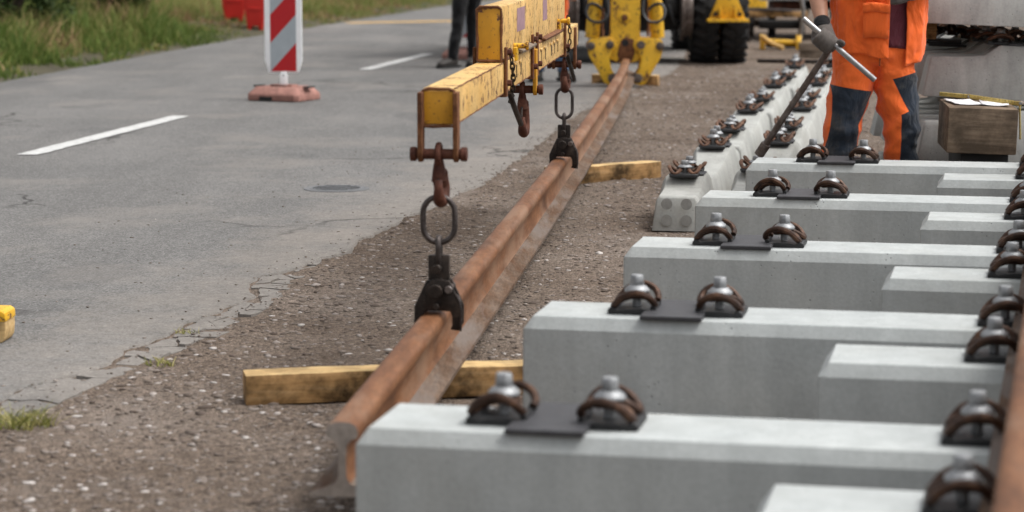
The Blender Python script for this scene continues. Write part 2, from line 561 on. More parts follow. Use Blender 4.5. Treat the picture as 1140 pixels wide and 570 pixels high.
# ================================================================== THE SETTING
LEFT = [(-9.5, -20), (-6.9, 3), (-5.65, 14), (-4.65, 21.2), (-3.55, 29.6), (-1.35, 42.9), (2.2, 60), (8, 85), (20, 125)]
RIGHT = [(-6, -20), (-2.1, 2.5), (-1.42, 6.3), (-1.24, 6.76), (-1.1, 7.27), (-.95, 7.85), (-.86, 8.4), (-.76, 9.4), (-.66, 10.2), (-.43, 11.2), (-.14, 12.6), (.17, 14.7), (.48, 17.3), (1.0, 20), (1.55, 22.5), (2.35, 30), (4.6, 43), (8.4, 60), (14.2, 85), (26, 125)]
def road_r(y, rag=1.0):
    j = (noise.noise((y * 2.3, 3.1, 0)) * .05 + noise.noise((y * 9, 7.7, 0)) * .025 + noise.noise((y * 27, 1.7, 0)) * .012) * rag
    return lerp_poly(RIGHT, y) + j
def road_l(y):
    return lerp_poly(LEFT, y) + noise.noise((y * 1.3, 9, 0)) * .05 + noise.noise((y * 5, 4, 0)) * .02
def slab_in(y):
    """inner edge of the crumbled strip"""
    if 6.2 < y < 9.7:
        w = .02 + .20 * min(1, (y - 6.2) / .6) * min(1, (9.7 - y) / 1.1) * (.25 + 1.1 * max(0, .5 + .9 * noise.noise((y * 1.6, 33, 0))))
        return lerp_poly(RIGHT, y) - w + noise.noise((y * 3, 21, 0)) * .05 + noise.noise((y * 8, 25, 0)) * .035 + noise.noise((y * 25, 2, 0)) * .012
    return road_r(y)

# ---- ground: one sheet to the horizon, fine where the camera sees it
def axis_vals(lo, hi, step, far):
    a = list(np.arange(lo, hi, step))
    out = []
    d = step * 2; p = lo
    while p > -far:
        p -= d; d *= 1.7; out.append(max(p, -far))
    out2 = []; d = step * 2; p = hi
    while p < far:
        p += d; d *= 1.7; out2.append(min(p, far))
    return out[::-1] + a + out2
gx = axis_vals(-2.2, 4.6, .06, 900)
gy = axis_vals(4.0, 27, .06, 900)
nx, ny = len(gx), len(gy)
gv = []
for y in gy:
    rr = lerp_poly(RIGHT, y); ll = lerp_poly(LEFT, y)
    for x in gx:
        z = 0.
        if -2.5 < x < 5 and 3.5 < y < 28:
            z = noise.noise((x * .9, y * .9, 0)) * .012 + noise.noise((x * 3.2, y * 3.2, 2)) * .010 + noise.noise((x * 11, y * 11, 5)) * .007
        if ll - .3 < x < rr - .05:
            z = -.045 if x < slab_in(y) - .07 or not 6.2 < y < 9.7 else .0095
        elif rr - .05 <= x < rr + .30: z += .010 * (1 - max(0, x - rr) / .30)
        elif x <= ll - .3: z -= .03
        gv.append((x, y, z))
gf = [(j * nx + i, j * nx + i + 1, (j + 1) * nx + i + 1, (j + 1) * nx + i) for j in range(ny - 1) for i in range(nx - 1)]
me = bpy.data.meshes.new('ground'); me.from_pydata(gv, [], gf); me.materials.append(M['gravel']); me.shade_smooth()
struct(link('ground', me))

# ---- road
ys = sorted(set(list(np.arange(-20, 5, 1.0)) + list(np.arange(5, 26, .04)) + list(np.arange(26, 125.1, .5))))
rv, rf = [], []
for y in ys:
    l, r = road_l(y), slab_in(y)
    crown = .018
    rv += [(l, y, -.04), (l, y, crown - .012)] + [(l + (r - l) * t, y, crown + .004 * noise.noise((t * 5, y * .7, 0))) for t in (.03, .25, .5, .75, .97)] + [(r - .006, y, crown - .001), (r, y, crown - .008), (r + .006, y, -.04)]
W = 10
for j in range(len(ys) - 1):
    for i in range(W - 1):
        rf.append((j * W + i, j * W + i + 1, (j + 1) * W + i + 1, (j + 1) * W + i))
me = bpy.data.meshes.new('road'); me.from_pydata(rv, [], rf); me.materials.append(M['asphalt'])
me.shade_smooth(); me.set_sharp_from_angle(angle=R(40))
road = struct(link('road', me))
ROADZ = .018

# crumbled pieces of asphalt along the broken edge
def clip(poly, a, b, c):
    """keep the side a*x+b*y<=c"""
    out = []
    for i in range(len(poly)):
        p, q = poly[i], poly[(i + 1) % len(poly)]
        dp, dq = a * p[0] + b * p[1] - c, a * q[0] + b * q[1] - c
        if dp <= 0: out.append(p)
        if dp * dq < 0:
            t = dp / (dp - dq); out.append((p[0] + (q[0] - p[0]) * t, p[1] + (q[1] - p[1]) * t))
    return out
sites = []
y = 6.25
while y < 9.65:
    a, b = slab_in(y), lerp_poly(RIGHT, y)
    n_ = max(1, int(round((b - a) / .10)))
    for i in range(n_):
        sites.append((a + (b - a) * (i + .5) / n_ + rng.uniform(-.03, .03), y + rng.uniform(-.05, .05)))
    y += rng.uniform(.12, .19)
for i, (sx, sy) in enumerate(sites):
    poly = [(sx - .35, sy - .3), (sx + .09, sy - .3), (sx + .09, sy + .3), (sx - .35, sy + .3)]
    for j, (qx, qy) in enumerate(sites):
        if i == j or (qx - sx) ** 2 + (qy - sy) ** 2 > .6: continue
        dx, dy = qx - sx, qy - sy
        dl = math.hypot(dx, dy)
        poly = clip(poly, dx / dl, dy / dl, (dx * (qx + sx) / 2 + dy * (qy + sy) / 2) / dl - .0022)
    # not across the intact edge, not beyond the broken one
    for yy in (sy - .1, sy, sy + .1):
        s0 = (slab_in(yy + .05) - slab_in(yy - .05)) / .1
        poly = clip(poly, -1, s0, -slab_in(yy) + s0 * yy - .006)
        s1 = (road_r(yy + .08) - road_r(yy - .08)) / .16
        poly = clip(poly, 1, -s1, road_r(yy) - s1 * yy)
    if len(poly) < 3: continue
    rough_ = []
    for k in range(len(poly)):
        p, q = poly[k], poly[(k + 1) % len(poly)]
        ln = math.hypot(q[0] - p[0], q[1] - p[1])
        if ln < .004: continue
        rough_.append(p)
        if ln > .06:
            for t in (.33, .66):
                rough_.append((p[0] + (q[0] - p[0]) * t + rng.uniform(-.006, .006), p[1] + (q[1] - p[1]) * t + rng.uniform(-.006, .006)))
    if len(rough_) < 3: continue
    mb = MB()
    zt = rng.uniform(-.007, .001)
    tx, ty = rng.uniform(-.05, .05), rng.uniform(-.05, .05)
    mb.prism([(p[0] - sx, p[1] - sy) for p in rough_], -.03, 0)
    mb.v = [(p[0], p[1], p[2] + p[0] * tx + p[1] * ty) for p in mb.v]
    mb.build('asphalt_slab', M['asphalt'], road, loc=(sx, sy, ROADZ + zt), smooth=0)

# painted marks
def strip_mark(name, p, q, w, m, parent, ragged=.006):
    p, q = Vector(p), Vector(q); d = (q - p); n_ = int(d.length / .08); s_ = Vector((-d.y, d.x)).normalized() * w / 2
    vs_, fs = [], []
    for i in range(n_ + 1):
        c = p + d * i / n_
        a = c + s_ * (1 + rng.uniform(-ragged, ragged) / w * 2); b = c - s_ * (1 + rng.uniform(-ragged, ragged) / w * 2)
        vs_ += [(a.x, a.y, ROADZ + .0055), (b.x, b.y, ROADZ + .0055)]
        if i: fs.append((2 * i - 2, 2 * i - 1, 2 * i + 1, 2 * i))
    me = bpy.data.meshes.new(name); me.from_pydata(vs_, [], fs); me.materials.append(m)
    return link(name, me, parent)
dirv = Vector((2.0, 11.86)).normalized()
c0 = Vector((-2.93, 14.05))
for k in (-1, 0, 1, 2):
    s_ = c0 + dirv * 8.98 * k
    strip_mark('lane_marking', s_, s_ + dirv * 3.06, .135, M['white_paint'], road)
strip_mark('stop_line', (-2.45, 34.85), (-.2, 35.9), .38, M['orange_paint'], road)

# small valve cover let into the road
vc = thing('valve_cover', 'small round iron cover set into the asphalt', 'manhole cover', (-.922, 12.2, ROADZ + .0015))
MB().lathe([(.172, -.01), (.172, .001), (.15, .002), (.148, .001), (.02, .001)], 36).build('frame', M['iron'], vc)
mb = MB().lathe([(.143, -.01), (.143, .002), (.138, .003), (.01, .003)], 36)
for i in range(-3, 4):
    mb.box((0, i * .035, .0035), (2 * math.sqrt(max(.001, .125 ** 2 - (i * .035) ** 2)), .012, .004))
mb.build('lid', M['iron'], vc)

# ---- verge on the far side of the road
vy = list(np.arange(-5, 70, .5))
vv, vf = [], []
K = [0, .15, .5, 1.2, 2.5, 5, 10, 25, 80]
for y in vy:
    l = lerp_poly(LEFT, y)
    for d in K:
        z = -.02 + .10 * min(1, d / 1.2) + .25 * min(1, max(0, d - 1.2) / 6) + noise.noise((d * .7, y * .6, 0)) * .04 * min(1, d)
        vv.append((l + .04 - d + (noise.noise((y * 1.9, 0, 3)) * .10 if d < .3 else 0), y, z + .012))
n_ = len(K)
vf = [(j * n_ + i, (j + 1) * n_ + i, (j + 1) * n_ + i + 1, j * n_ + i + 1) for j in range(len(vy) - 1) for i in range(n_ - 1)]
me = bpy.data.meshes.new('verge'); me.from_pydata(vv, [], [f[::-1] for f in vf]); me.materials.append(M['verge']); me.shade_smooth()
struct(link('verge', me))

def blades_mesh(name, roots, heights, widths, lean, rnd, mat):
    """every blade a bent strip of two quads and a tip"""
    n = len(roots)
    roots = np.asarray(roots); h = np.asarray(heights)[:, None]; w = np.asarray(widths)[:, None]
    az = nrng.uniform(0, 2 * np.pi, n); side = np.stack([np.cos(az), np.sin(az), np.zeros(n)], 1)
    az2 = nrng.uniform(0, 2 * np.pi, n); ln = np.stack([np.cos(az2), np.sin(az2), np.zeros(n)], 1) * np.asarray(lean)[:, None]
    up = np.array([0, 0, 1.])
    def at(t): return roots + up * h * (t - .12 * t * t * np.asarray(lean)[:, None]) + ln * h * t * t
    V = np.stack([at(0) - side * w / 2, at(0) + side * w / 2, at(.4) - side * w * .45, at(.4) + side * w * .45, at(.75) - side * w * .28, at(.75) + side * w * .28, at(1.)], 1).reshape(-1, 3)
    base = (np.arange(n) * 7)[:, None]
    Q = np.concatenate([base + [0, 1, 3, 2], base + [2, 3, 5, 4]], 0)
    T3 = base + [4, 5, 6]
    me = bpy.data.meshes.new(name)
    me.vertices.add(len(V)); me.vertices.foreach_set('co', V.astype(np.float32).ravel())
    loops = np.concatenate([Q.ravel(), T3.ravel()])
    me.loops.add(len(loops)); me.loops.foreach_set('vertex_index', loops.astype(np.int32))
    starts = np.concatenate([np.arange(len(Q)) * 4, len(Q) * 4 + np.arange(len(T3)) * 3])
    me.polygons.add(len(starts)); me.polygons.foreach_set('loop_start', starts.astype(np.int32))
    me.update(); me.validate()
    at_ = me.attributes.new('rnd', 'FLOAT', 'POINT')
    at_.data.foreach_set('value', np.repeat(np.asarray(rnd), 7).astype(np.float32))
    me.materials.append(mat)
    return me

roots, hs, wsz, lean, rn = [], [], [], [], []
def clumpy(x, y, s_): return .5 + .5 * noise.noise((x * s_, y * s_, 11))
tries = 0
while len(roots) < 52000 and tries < 400000:
    tries += 1
    y = 17 + 34 * rng.random() ** 1.25
    d = 5.5 * rng.random() ** 1.4 + .02
    x = lerp_poly(LEFT, y) + .03 - d
    if x < -y * .235 - 1.2 or y > 48: continue
    cl = clumpy(x, y, 1.4); cl2 = clumpy(x + 50, y, .55)
    edge = min(1, d / .9)
    if rng.random() > .35 + .65 * edge or (d < .5 and cl < .42): continue
    h = (.05 + .42 * edge * (.35 + .9 * cl) + (.32 * max(0, cl2 - .45) * 2 if d > .9 else 0)) * rng.uniform(.45, 1.1)
    if y > 31: h *= .55
    if 29.5 < y < 35 and -4.5 < x < -3: h *= .35
    z = -.02 + .10 * min(1, d / 1.2) + .25 * min(1, max(0, d - 1.2) / 6)
    roots.append((x, y, z)); hs.append(h); wsz.append(rng.uniform(.006, .016) + (.012 if rng.random() < .12 else 0)); lean.append(rng.uniform(.15, .9))
    if rng.random() < .07: wsz[-1] = rng.uniform(.03, .055); hs[-1] = h * .6
    dry = clumpy(x + 20, y + 9, .9)
    rn.append(min(1, max(0, .10 + .55 * rng.random() + (.6 * max(0, dry - .44) * 2.4 if rng.random() < .6 else 0) + (.2 if y > 31 else 0))))
g = link('grass', blades_mesh('grass', roots, hs, wsz, lean, rn, M['grass']))
g['label'] = 'long green and straw coloured grass on the verge across the road'; g['category'] = 'grass'; struct(g, 'stuff')

# ---- gravel stones lying loose on the building strip
ico = bmesh.new(); bmesh.ops.create_icosphere(ico, subdivisions=1, radius=1)
iv = np.array([v.co[:] for v in ico.verts]); it = np.array([[v.index for v in f.verts] for f in ico.faces]); ico.free()
pos, siz, srn = [], [], []
tries = 0
while len(pos) < 62000 and tries < 600000:
    tries += 1
    y = 4.9 + 19 * rng.random() ** 1.7
    x = rng.uniform(-2.0, 4.2)
    if abs(x / y) > .235 or (x > .5 and y < 6.5 and x < 3): continue
    r = road_r(y)
    if x < r + .01:
        if x < r - 1.6 or rng.random() > .012 + .30 * math.exp(-(r - x) * 11): continue
        z = ROADZ + .001; s_ = rng.uniform(.0025, .007)
    else:
        z = noise.noise((x * .9, y * .9, 0)) * .012 + noise.noise((x * 3.2, y * 3.2, 2)) * .010 + noise.noise((x * 11, y * 11, 5)) * .007
        z += .010 * max(0, 1 - (x - r) / .30)
        s_ = .0022 + .011 * rng.random() ** 2.4
        if x - r < .12 and rng.random() < .10: s_ = rng.uniform(.008, .018)
        if rng.random() < .014: s_ = rng.uniform(.013, .022)
        cl = clumpy(x, y, 1.1)
        if rng.random() > .35 + .8 * cl: continue
    pos.append((x, y, z)); siz.append(s_); srn.append(min(.95, .12 + .55 * rng.random() + (.45 * rng.random() if rng.random() < .5 else 0)))
n = len(pos); pos = np.array(pos); siz = np.array(siz)
jit = iv[None] * (1 + nrng.uniform(-.3, .3, (n, len(iv), 1))) * siz[:, None, None] * np.stack([nrng.uniform(.8, 1.6, n), nrng.uniform(.6, 1.1, n), nrng.uniform(.22, .5, n)], 1)[:, None, :]
ang = nrng.uniform(0, 6.28, n); ca, sa = np.cos(ang)[:, None], np.sin(ang)[:, None]
X = jit[..., 0] * ca - jit[..., 1] * sa; Yv = jit[..., 0] * sa + jit[..., 1] * ca
V = np.stack([X, Yv, jit[..., 2]], -1) + pos[:, None, :]
F = (it[None] + (np.arange(n) * len(iv))[:, None, None]).reshape(-1, 3)
me = bpy.data.meshes.new('gravel')
me.vertices.add(n * len(iv)); me.vertices.foreach_set('co', V.astype(np.float32).ravel())
me.loops.add(F.size); me.loops.foreach_set('vertex_index', F.astype(np.int32).ravel())
me.polygons.add(len(F)); me.polygons.foreach_set('loop_start', (np.arange(len(F)) * 3).astype(np.int32))
me.update(); me.validate()
a_ = me.attributes.new('rnd', 'FLOAT', 'POINT'); a_.data.foreach_set('value', np.repeat(np.array(srn), len(iv)).astype(np.float32))
me.materials.append(M['stone'])
g = link('gravel', me); g['label'] = 'loose crushed gravel scattered over the brown building strip'; g['category'] = 'gravel'; struct(g, 'stuff')

def tuft(label, loc, n_, h, rad):
    rt, hh, ww, le, rr_ = [], [], [], [], []
    for i in range(n_):
        a = rng.uniform(0, 6.28); q = rad * math.sqrt(rng.random())
        rt.append((q * math.cos(a) * 1.5, q * math.sin(a), -.01)); hh.append(h * rng.uniform(.4, 1.1)); ww.append(rng.uniform(.003, .007)); le.append(rng.uniform(.4, 1.5)); rr_.append(rng.random())
    o = link('grass_tuft', blades_mesh('grass_tuft', rt, hh, ww, le, rr_, M['weed']), None, loc)
    tag(o, label, 'grass', 'weeds in the broken road edge')
tuft('yellow green grass tuft at the broken asphalt edge, left picture border', (-1.36, 6.30, .0), 260, .075, .07)
tuft('tiny weed sprouting in the cracked asphalt edge above the grass tuft', (-1.10, 7.18, .015), 40, .035, .03)
tuft('tiny weed in a crack of the asphalt further along the broken edge', (-1.09, 7.75, .015), 36, .035, .03)

# ================================================================== RAIL FASTENINGS
def clamp_mesh(mat):
    half = [(.034, 0, .030), (.024, .016, .032), (-.010, .021, .034), (-.045, .026, .024), (-.064, .042, .010), (-.060, .062, .015), (-.034, .076, .039), (.008, .082, .051), (.044, .076, .040), (.060, .058, .022), (.060, .036, .013)]
    pts = [(x * .88, -y * .9, z) for x, y, z in half[:0:-1]] + [(x * .88, y * .9, z) for x, y, z in half]
    return MB().tube(pts, .0095, 8, sub=3).mesh('tension_clamp', mat)
def screw_mesh():
    mb = MB().lathe([(.012, -.01), (.012, .040), (.033, .041), (.035, .045), (.033, .050), (.024, .058), (.0195, .061)], 20)
    mb.cyl((0, 0, .060), (0, 0, .088), .0205, .0185, 6)
    return mb.mesh('screw', M['zinc'], bevel=.0015, seg=1)
def guide_mesh():
    mb = MB().prism([(-.070, 0), (.044, 0), (.046, .012), (.020, .016), (-.020, .014), (-.042, .010), (-.053, .018), (-.064, .018), (-.070, .010)], -.066, .066, 'y')
    mb.box((.052, 0, .012), (.014, .11, .022))
    return mb.mesh('guide_plate', M['plastic'], bevel=.002, seg=1)
CLAMP, CLAMP_R, SCREW, GUIDE = clamp_mesh(M['clamp']), clamp_mesh(M['clamp_rust']), screw_mesh(), guide_mesh()
def pad_me(l, w): return MB().box((0, 0, .006), (l, w, .012)).mesh('rail_pad', M['pad'], bevel=.002, seg=1)
PAD_T, PAD_B = pad_me(.165, .285), pad_me(.15, .165)
def fasten(parent, x, z, cx=.115, pad=None, jitter=True, both=True, flat=1.):
    """a rail seat: pad, two guide plates, two spring clamps, two screws (loosely set, so a little turned)"""
    if pad: link('rail_pad', pad, parent, (x, rng.uniform(-.008, .004), z + .001))
    for s_ in (-1, 1):
        if not both and s_ > 0: continue
        r0 = 0 if s_ < 0 else math.pi
        j = rng.uniform(-.16, .16) if jitter else 0
        link('guide_plate', GUIDE, parent, (x + s_ * cx, 0, z + .001), (0, 0, r0))
        link('tension_clamp', CLAMP if flat == 1. else CLAMP_R, parent, (x + s_ * cx, 0, z + .013), (rng.uniform(-.07, .07) if jitter else rng.uniform(-.02, .02), 0, r0 + j))
        link('screw', SCREW, parent, (x + s_ * cx, 0, z + .013), (0, 0, rng.uniform(0, 1)))
        if flat != 1.:
            for o in parent.children[-3:]: o.scale.z = flat

# ================================================================== TURNOUT SLEEPERS IN FRONT
AX = R(-12)                                   # sleeper axis, turned from +X
TOP = .33
def bearer_mesh(x0, x1, nm):
    h, hb, ht = .25, .150, .129
    sec = [(-hb, 0), (hb, 0), (hb - .004, h - .032), (ht, h), (-ht, h), (-hb + .004, h - .032)]
    mb = MB()
    # the end leans in a little and has a chamfer along its top
    rings = []
    for x, k in ((x0, 0), (x0 + .004, 1), (x0 + .026, 2), (x1 - .026, 2), (x1 - .004, 1), (x1, 0)):
        hh = {0: h - .036, 1: h - .030, 2: h}[k]
        inn = {0: .006, 1: .002, 2: 0}[k]
        rings.append([(x, yy * (1 - inn / .15), min(zz, hh)) for yy, zz in sec])
    n_ = 6
    mb.loft(rings)
    return mb.mesh(nm, M['concrete'], bevel=.0015, seg=1, smooth=20)
LONG, SHORT = bearer_mesh(-.40, 2.35, 'body'), bearer_mesh(.56, 2.35, 'body')
ordinal = ['nearest', 'second', 'third', 'fourth', 'fifth']
seat0 = [(.094, 4.818), (.450, 6.248), (.786, 7.648), (1.132, 9.083), (1.466, 10.458)]
for i, (x, y) in enumerate(seat0):
    lab = ['long concrete sleeper nearest the camera, bare black pad between two clamps',
           'second long concrete sleeper from the camera with an empty rail seat',
           'third long concrete sleeper from the camera with an empty rail seat',
           'fourth long concrete sleeper from the camera with an empty rail seat',
           'long concrete sleeper farthest back, its top edge crossing the worker legs'][i]
    t = thing('concrete_sleeper', lab, 'sleeper', (x, y, TOP - .25), (0, 0, AX + rng.uniform(-.006, .006)), 'long turnout sleepers')
    link('body', LONG, t)
    fasten(t, 0, .25, .113, PAD_T)
    fasten(t, .98, .25, .113, PAD_T, False)
se = [(.44, 4.142), (.76, 5.640), (1.13, 7.02), (1.49, 8.44), (1.80, 9.83)]
for i, (x, y) in enumerate(se):
    lab = ['short concrete sleeper at the bottom edge of the picture, before the nearest long one',
           'short concrete sleeper end between the nearest and second long sleepers',
           'short concrete sleeper end between the second and third long sleepers',
           'short concrete sleeper end between the third and fourth long sleepers',
           'short concrete sleeper end between the fourth and fifth long sleepers'][i]
    # its end shows at (x,y); the rail crosses it on the same line as on the long ones
    fx = seat0[0][0] + (y - seat0[0][1]) * .2425
    t = thing('concrete_sleeper', lab, 'sleeper', (0, 0, TOP - .25), (0, 0, AX + rng.uniform(-.006, .006)), 'short turnout sleepers')
    # solve the seat-0 point of this sleeper: on the seat line, with its axis through the end point
    ax = Vector((math.cos(AX), math.sin(AX))); sl = Vector((.2359, .9718))
    A = Matrix(((ax.x, -sl.x), (ax.y, -sl.y)))
    rhs = Vector((seat0[0][0] - x, seat0[0][1] - y)); s_, u_ = A.inverted() @ rhs
    o = Vector((x, y)) + ax * s_
    t.location.x, t.location.y = o.x, o.y
    link('body', bearer_mesh(-s_, 2.35, 'body'), t)
    fasten(t, .98, .25, .113, PAD_T, False)
# timbers they are laid out on
td = Vector((.2359, .9718))
for off, lab in ((.15, 'flat timber under the left ends of the long sleepers'), (1.75, 'flat timber under the right ends of the sleepers')):
    p = Vector(seat0[0]) + Vector((math.cos(AX), math.sin(AX))) * off + td * -1.1
    t = MB().box((0, 3.6, .04), (.24, 7.2, .079)).build('bearing_timber', M['wood_grey'], bevel=.006, loc=(p.x, p.y, 0))
    t.rotation_euler.z = -math.atan2(td.x, td.y)
    tag(t, lab, 'timber', 'timbers under the sleepers')

# ================================================================== RAILS
RAILP = [(-.075, 0), (.075, 0), (.075, .011), (.045, .0195), (.018, .030), (.0095, .045), (.0083, .085), (.0105, .118), (.020, .131), (.0345, .136), (.0365, .146), (.0355, .156), (.0305, .1645), (.021, .1698), (.009, .172)]
RAILP = RAILP + [(-x, z) for x, z in RAILP[:1:-1]]
def rail_mesh(path, z0, name):
    P = catmull([Vector((x, y, z)) for x, y, z in path], 12, False) if len(path) > 2 else [Vector(path[0]).lerp(Vector(path[1]), i / 24) for i in range(25)]
    n = len(RAILP)
    v, f, mi = [], [], []
    for i, p in enumerate(P):
        t = (P[min(i + 1, len(P) - 1)] - P[max(i - 1, 0)]).normalized()
        sx = Vector((t.y, -t.x, 0)).normalized()
        for a, b in RAILP:
            q = p + sx * a; v.append((q.x, q.y, q.z + b))
    for i in range(len(P) - 1):
        for k in range(n):
            f.append((i * n + k, i * n + (k + 1) % n, (i + 1) * n + (k + 1) % n, (i + 1) * n + k))
            mi.append(1 if k in (0, 1, 2, 3) or k >= n - 3 else 0)
    f.append(tuple(range(n - 1, -1, -1))); mi.append(2)
    f.append(tuple((len(P) - 1) * n + k for k in range(n))); mi.append(2)
    me = bpy.data.meshes.new(name); me.from_pydata(v, [], f)
    for m in (M['rail'], M['rail_foot'], M['cut_steel']): me.materials.append(m)
    me.polygons.foreach_set('material_index', mi)
    bm = bmesh.new(); bm.from_mesh(me); bmesh.ops.recalc_face_normals(bm, faces=bm.faces); bm.to_mesh(me); bm.free()
    me.shade_smooth(); me.set_sharp_from_angle(angle=R(32))
    return me
RZ = .090
main_path = [(-.382, 5.14, RZ), (.22, 11.2, RZ + .006), (.60, 15.4, RZ + .004), (.885, 18.8, RZ + .004), (1.03, 21.0, RZ + .006)]
tag(link('rail', rail_mesh(main_path, RZ, 'rail')), 'long rusty rail on timbers beside the road, gripped by two clamps', 'rail', 'rails')
ro = Vector(seat0[0]) + Vector((math.cos(AX), math.sin(AX))) * .975
p0 = ro - td * 1.5; p1 = ro + td * 5.93
tag(link('rail', rail_mesh([(p0.x, p0.y, TOP + .0135), (p1.x, p1.y, TOP + .0135)], 0, 'rail')), 'rusty rail clamped to the concrete sleepers at the right picture edge', 'rail', 'rails')

# ---- timbers under the loose rail
def timber(label, p, q, w, h, mat, z=0., roll=0.):
    p, q = Vector(p), Vector(q); L = (q - p).length
    mb = MB()
    n_ = 10
    rings = []
    for i in range(n_ + 1):
        x = L * i / n_
        j = [rng.uniform(-.002, .002) for _ in range(4)]
        rings.append([(x, -w / 2 + j[0], 0), (x, w / 2 + j[1], 0), (x, w / 2 + j[1], h + j[2]), (x, -w / 2 + j[0], h + j[3])])
    mb.loft(rings)
    o = mb.build('timber', mat, bevel=.004, seg=2, loc=(p.x, p.y, z))
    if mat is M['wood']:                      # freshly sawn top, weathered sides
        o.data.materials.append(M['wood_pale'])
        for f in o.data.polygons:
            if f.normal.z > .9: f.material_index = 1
    o.rotation_euler = (roll, 0, math.atan2(q.y - p.y, q.x - p.x))
    return tag(o, label, 'timber', 'timbers under the loose rail')
def m_timber(name):
    """sawn top, weathered orange sides with dark mould"""
    return M['wood']
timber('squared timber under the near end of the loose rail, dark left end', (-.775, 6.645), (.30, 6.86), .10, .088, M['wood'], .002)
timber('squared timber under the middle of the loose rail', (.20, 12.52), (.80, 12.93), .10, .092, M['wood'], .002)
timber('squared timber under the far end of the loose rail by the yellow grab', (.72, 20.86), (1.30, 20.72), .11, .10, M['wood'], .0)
mb = MB().prism([(0, 0), (1.5, 0), (1.5, .10), (0, .10), (-.012, .085), (-.014, .05), (-.010, .015)], -.06, .06, 'y')
mb2 = thing('painted_beam', 'wooden beam end with yellow painted top at the left picture border', 'beam', (-1.668, 7.60, ROADZ), (0, 0, math.pi - .06))
mb.build('core', M['wood_pale'], mb2, bevel=.006, seg=2)
MB().prism([(-.016, .070), (1.5, .074), (1.5, .108), (.0, .107), (-.014, .098)], -.0625, .0625, 'y').build('painted_top', M['yellow_machine'], mb2, bevel=.006)

# ================================================================== SLEEPERS ON THE GROUND BEHIND
def mono_mesh(nm, mat, zs=1.):
    st = [(0, .112, .078, .150), (.01, .114, .084, .158), (.24, .136, .086, .166), (.29, .142, .086, .172), (.355, .148, .088, .212), (.37, .148, .088, .214), (.58, .148, .088, .214), (.62, .145, .086, .206), (.76, .118, .072, .158), (.92, .105, .066, .142), (1.22, .103, .066, .140)]
    full = [(x - 1.22, a, b, h) for x, a, b, h in st] + [(1.22 - x, a, b, h) for x, a, b, h in st[-2::-1]]
    rings = []
    for x, a, b, h in full:
        h *= zs
        lean = .03 * (1 if x < 0 else -1) if abs(x) > 1.2 else 0.
        rings.append([(x, -a, 0), (x, a, 0), (x + lean * .85, b + .014, h - .022), (x + lean, b, h), (x + lean, -b, h), (x + lean * .85, -b - .014, h - .022)])
    return MB().loft(rings).mesh(nm, mat, bevel=.004 if zs == 1. else .007, seg=2, smooth=28)
MONO, MONO_D = mono_mesh('body', M['concrete_old']), mono_mesh('body', M['concrete_dark'], 1.2)
PLUG = MB().cyl((0, 0, 0), (.005, 0, 0), .026, .025, 20).mesh('anchor_plug', M['plug'])
def mono(label, loc, rot, group, me=MONO, seats=(-1, 1), plugs=True, fast=True, zs=1.):
    t = thing('concrete_sleeper', label, 'sleeper', loc, rot, group)
    link('body', me, t)
    if plugs:
        for yy in (-.045, .045):
            for zz in (.05, .125):
                link('anchor_plug', PLUG, t, (-1.2235, yy, zz))
    if fast:
        for s_ in seats: fasten(t, s_ * .745, .214 * zs, .105, PAD_B, flat=.72)
    return t
rd = Vector((.177, 1)).normalized()
row_az = math.atan2(rd.y, rd.x)
base = Vector((.755, 10.57))
names = ['nearest', 'second', 'third', 'farthest']
for r_, (bx, by, lab2) in enumerate(((0, 0, 'left row'), (.344, .224, 'right row'))):
    for k in range(4):
        c = base + Vector((bx, by)) + rd * (1.22 + k * 2.54 + (.02 if k else 0)) + Vector((rng.uniform(-.015, .015), 0))
        mono(f'{names[k]} concrete sleeper of the {lab2} lying lengthwise behind the long sleepers', (c.x, c.y, .0), (0, 0, row_az + rng.uniform(-.008, .008)), 'sleepers in two rows on the gravel')

# ================================================================== STACKED SLEEPERS AT THE RIGHT
stk_yaw, stk_roll = R(-4), R(2.3)
def stack_T(y, z, dx):
    x_end = {0: 1.965}[0] + dx + (y - 11.25) * math.tan(R(4))
    return (x_end + 1.22 * math.cos(stk_roll), y, z - 1.22 * math.sin(stk_roll)), (0, stk_roll, stk_yaw)
layers = [(-.02, 5, 'bottom layer', 11.22, 0), (.268, 5, 'second layer', 11.20, -.015), (.572, 5, 'third layer', 11.26, 0.01), (.925, 4, 'top layer', 11.22, -.03)]
onames = ['front', 'second', 'third', 'fourth', 'rearmost']
for z, n_, ln, y0, dx in layers:
    for k in range(n_):
        y = y0 + k * .335
        loc, rot = stack_T(y, z, dx - .024 * k + rng.uniform(-.006, .006))
        mono(f'{onames[k] if k < n_ - 1 else "rearmost"} concrete sleeper in the {ln} of the stack at right', loc, rot, 'stacked sleepers at right', MONO_D, plugs=False, fast=ln in ('third layer', 'top layer'), zs=1.2)
def stack_batten(label, s_, z, w, h, y0, y1, mat):
    (cx, cy, cz), rot = stack_T((y0 + y1) / 2, z, 0)
    o = MB().box((0, 0, 0), (w, y1 - y0, h)).build('spacer_batten', mat, bevel=.004)
    o.location = (cx - (1.22 - s_) * math.cos(stk_roll), cy, cz + (1.22 - s_) * math.sin(stk_roll)); o.rotation_euler = rot
    tag(o, label, 'timber', 'battens between the stacked sleepers')
for s_, nm in ((.075, 'left'), (1.22, 'middle'), (2.36, 'right')):
    stack_batten(f'brown wooden spacer under the top layer of stacked sleepers, {nm} one', s_, .925 - .052, .08, .085, 11.62, 12.5, M['wood'])
    stack_batten(f'wooden spacer between the second and third layers of stacked sleepers, {nm} one', s_ + (.20 if s_ < .1 else 0), .515, .09, .100, 11.35, 12.6, M['wood_grey'])
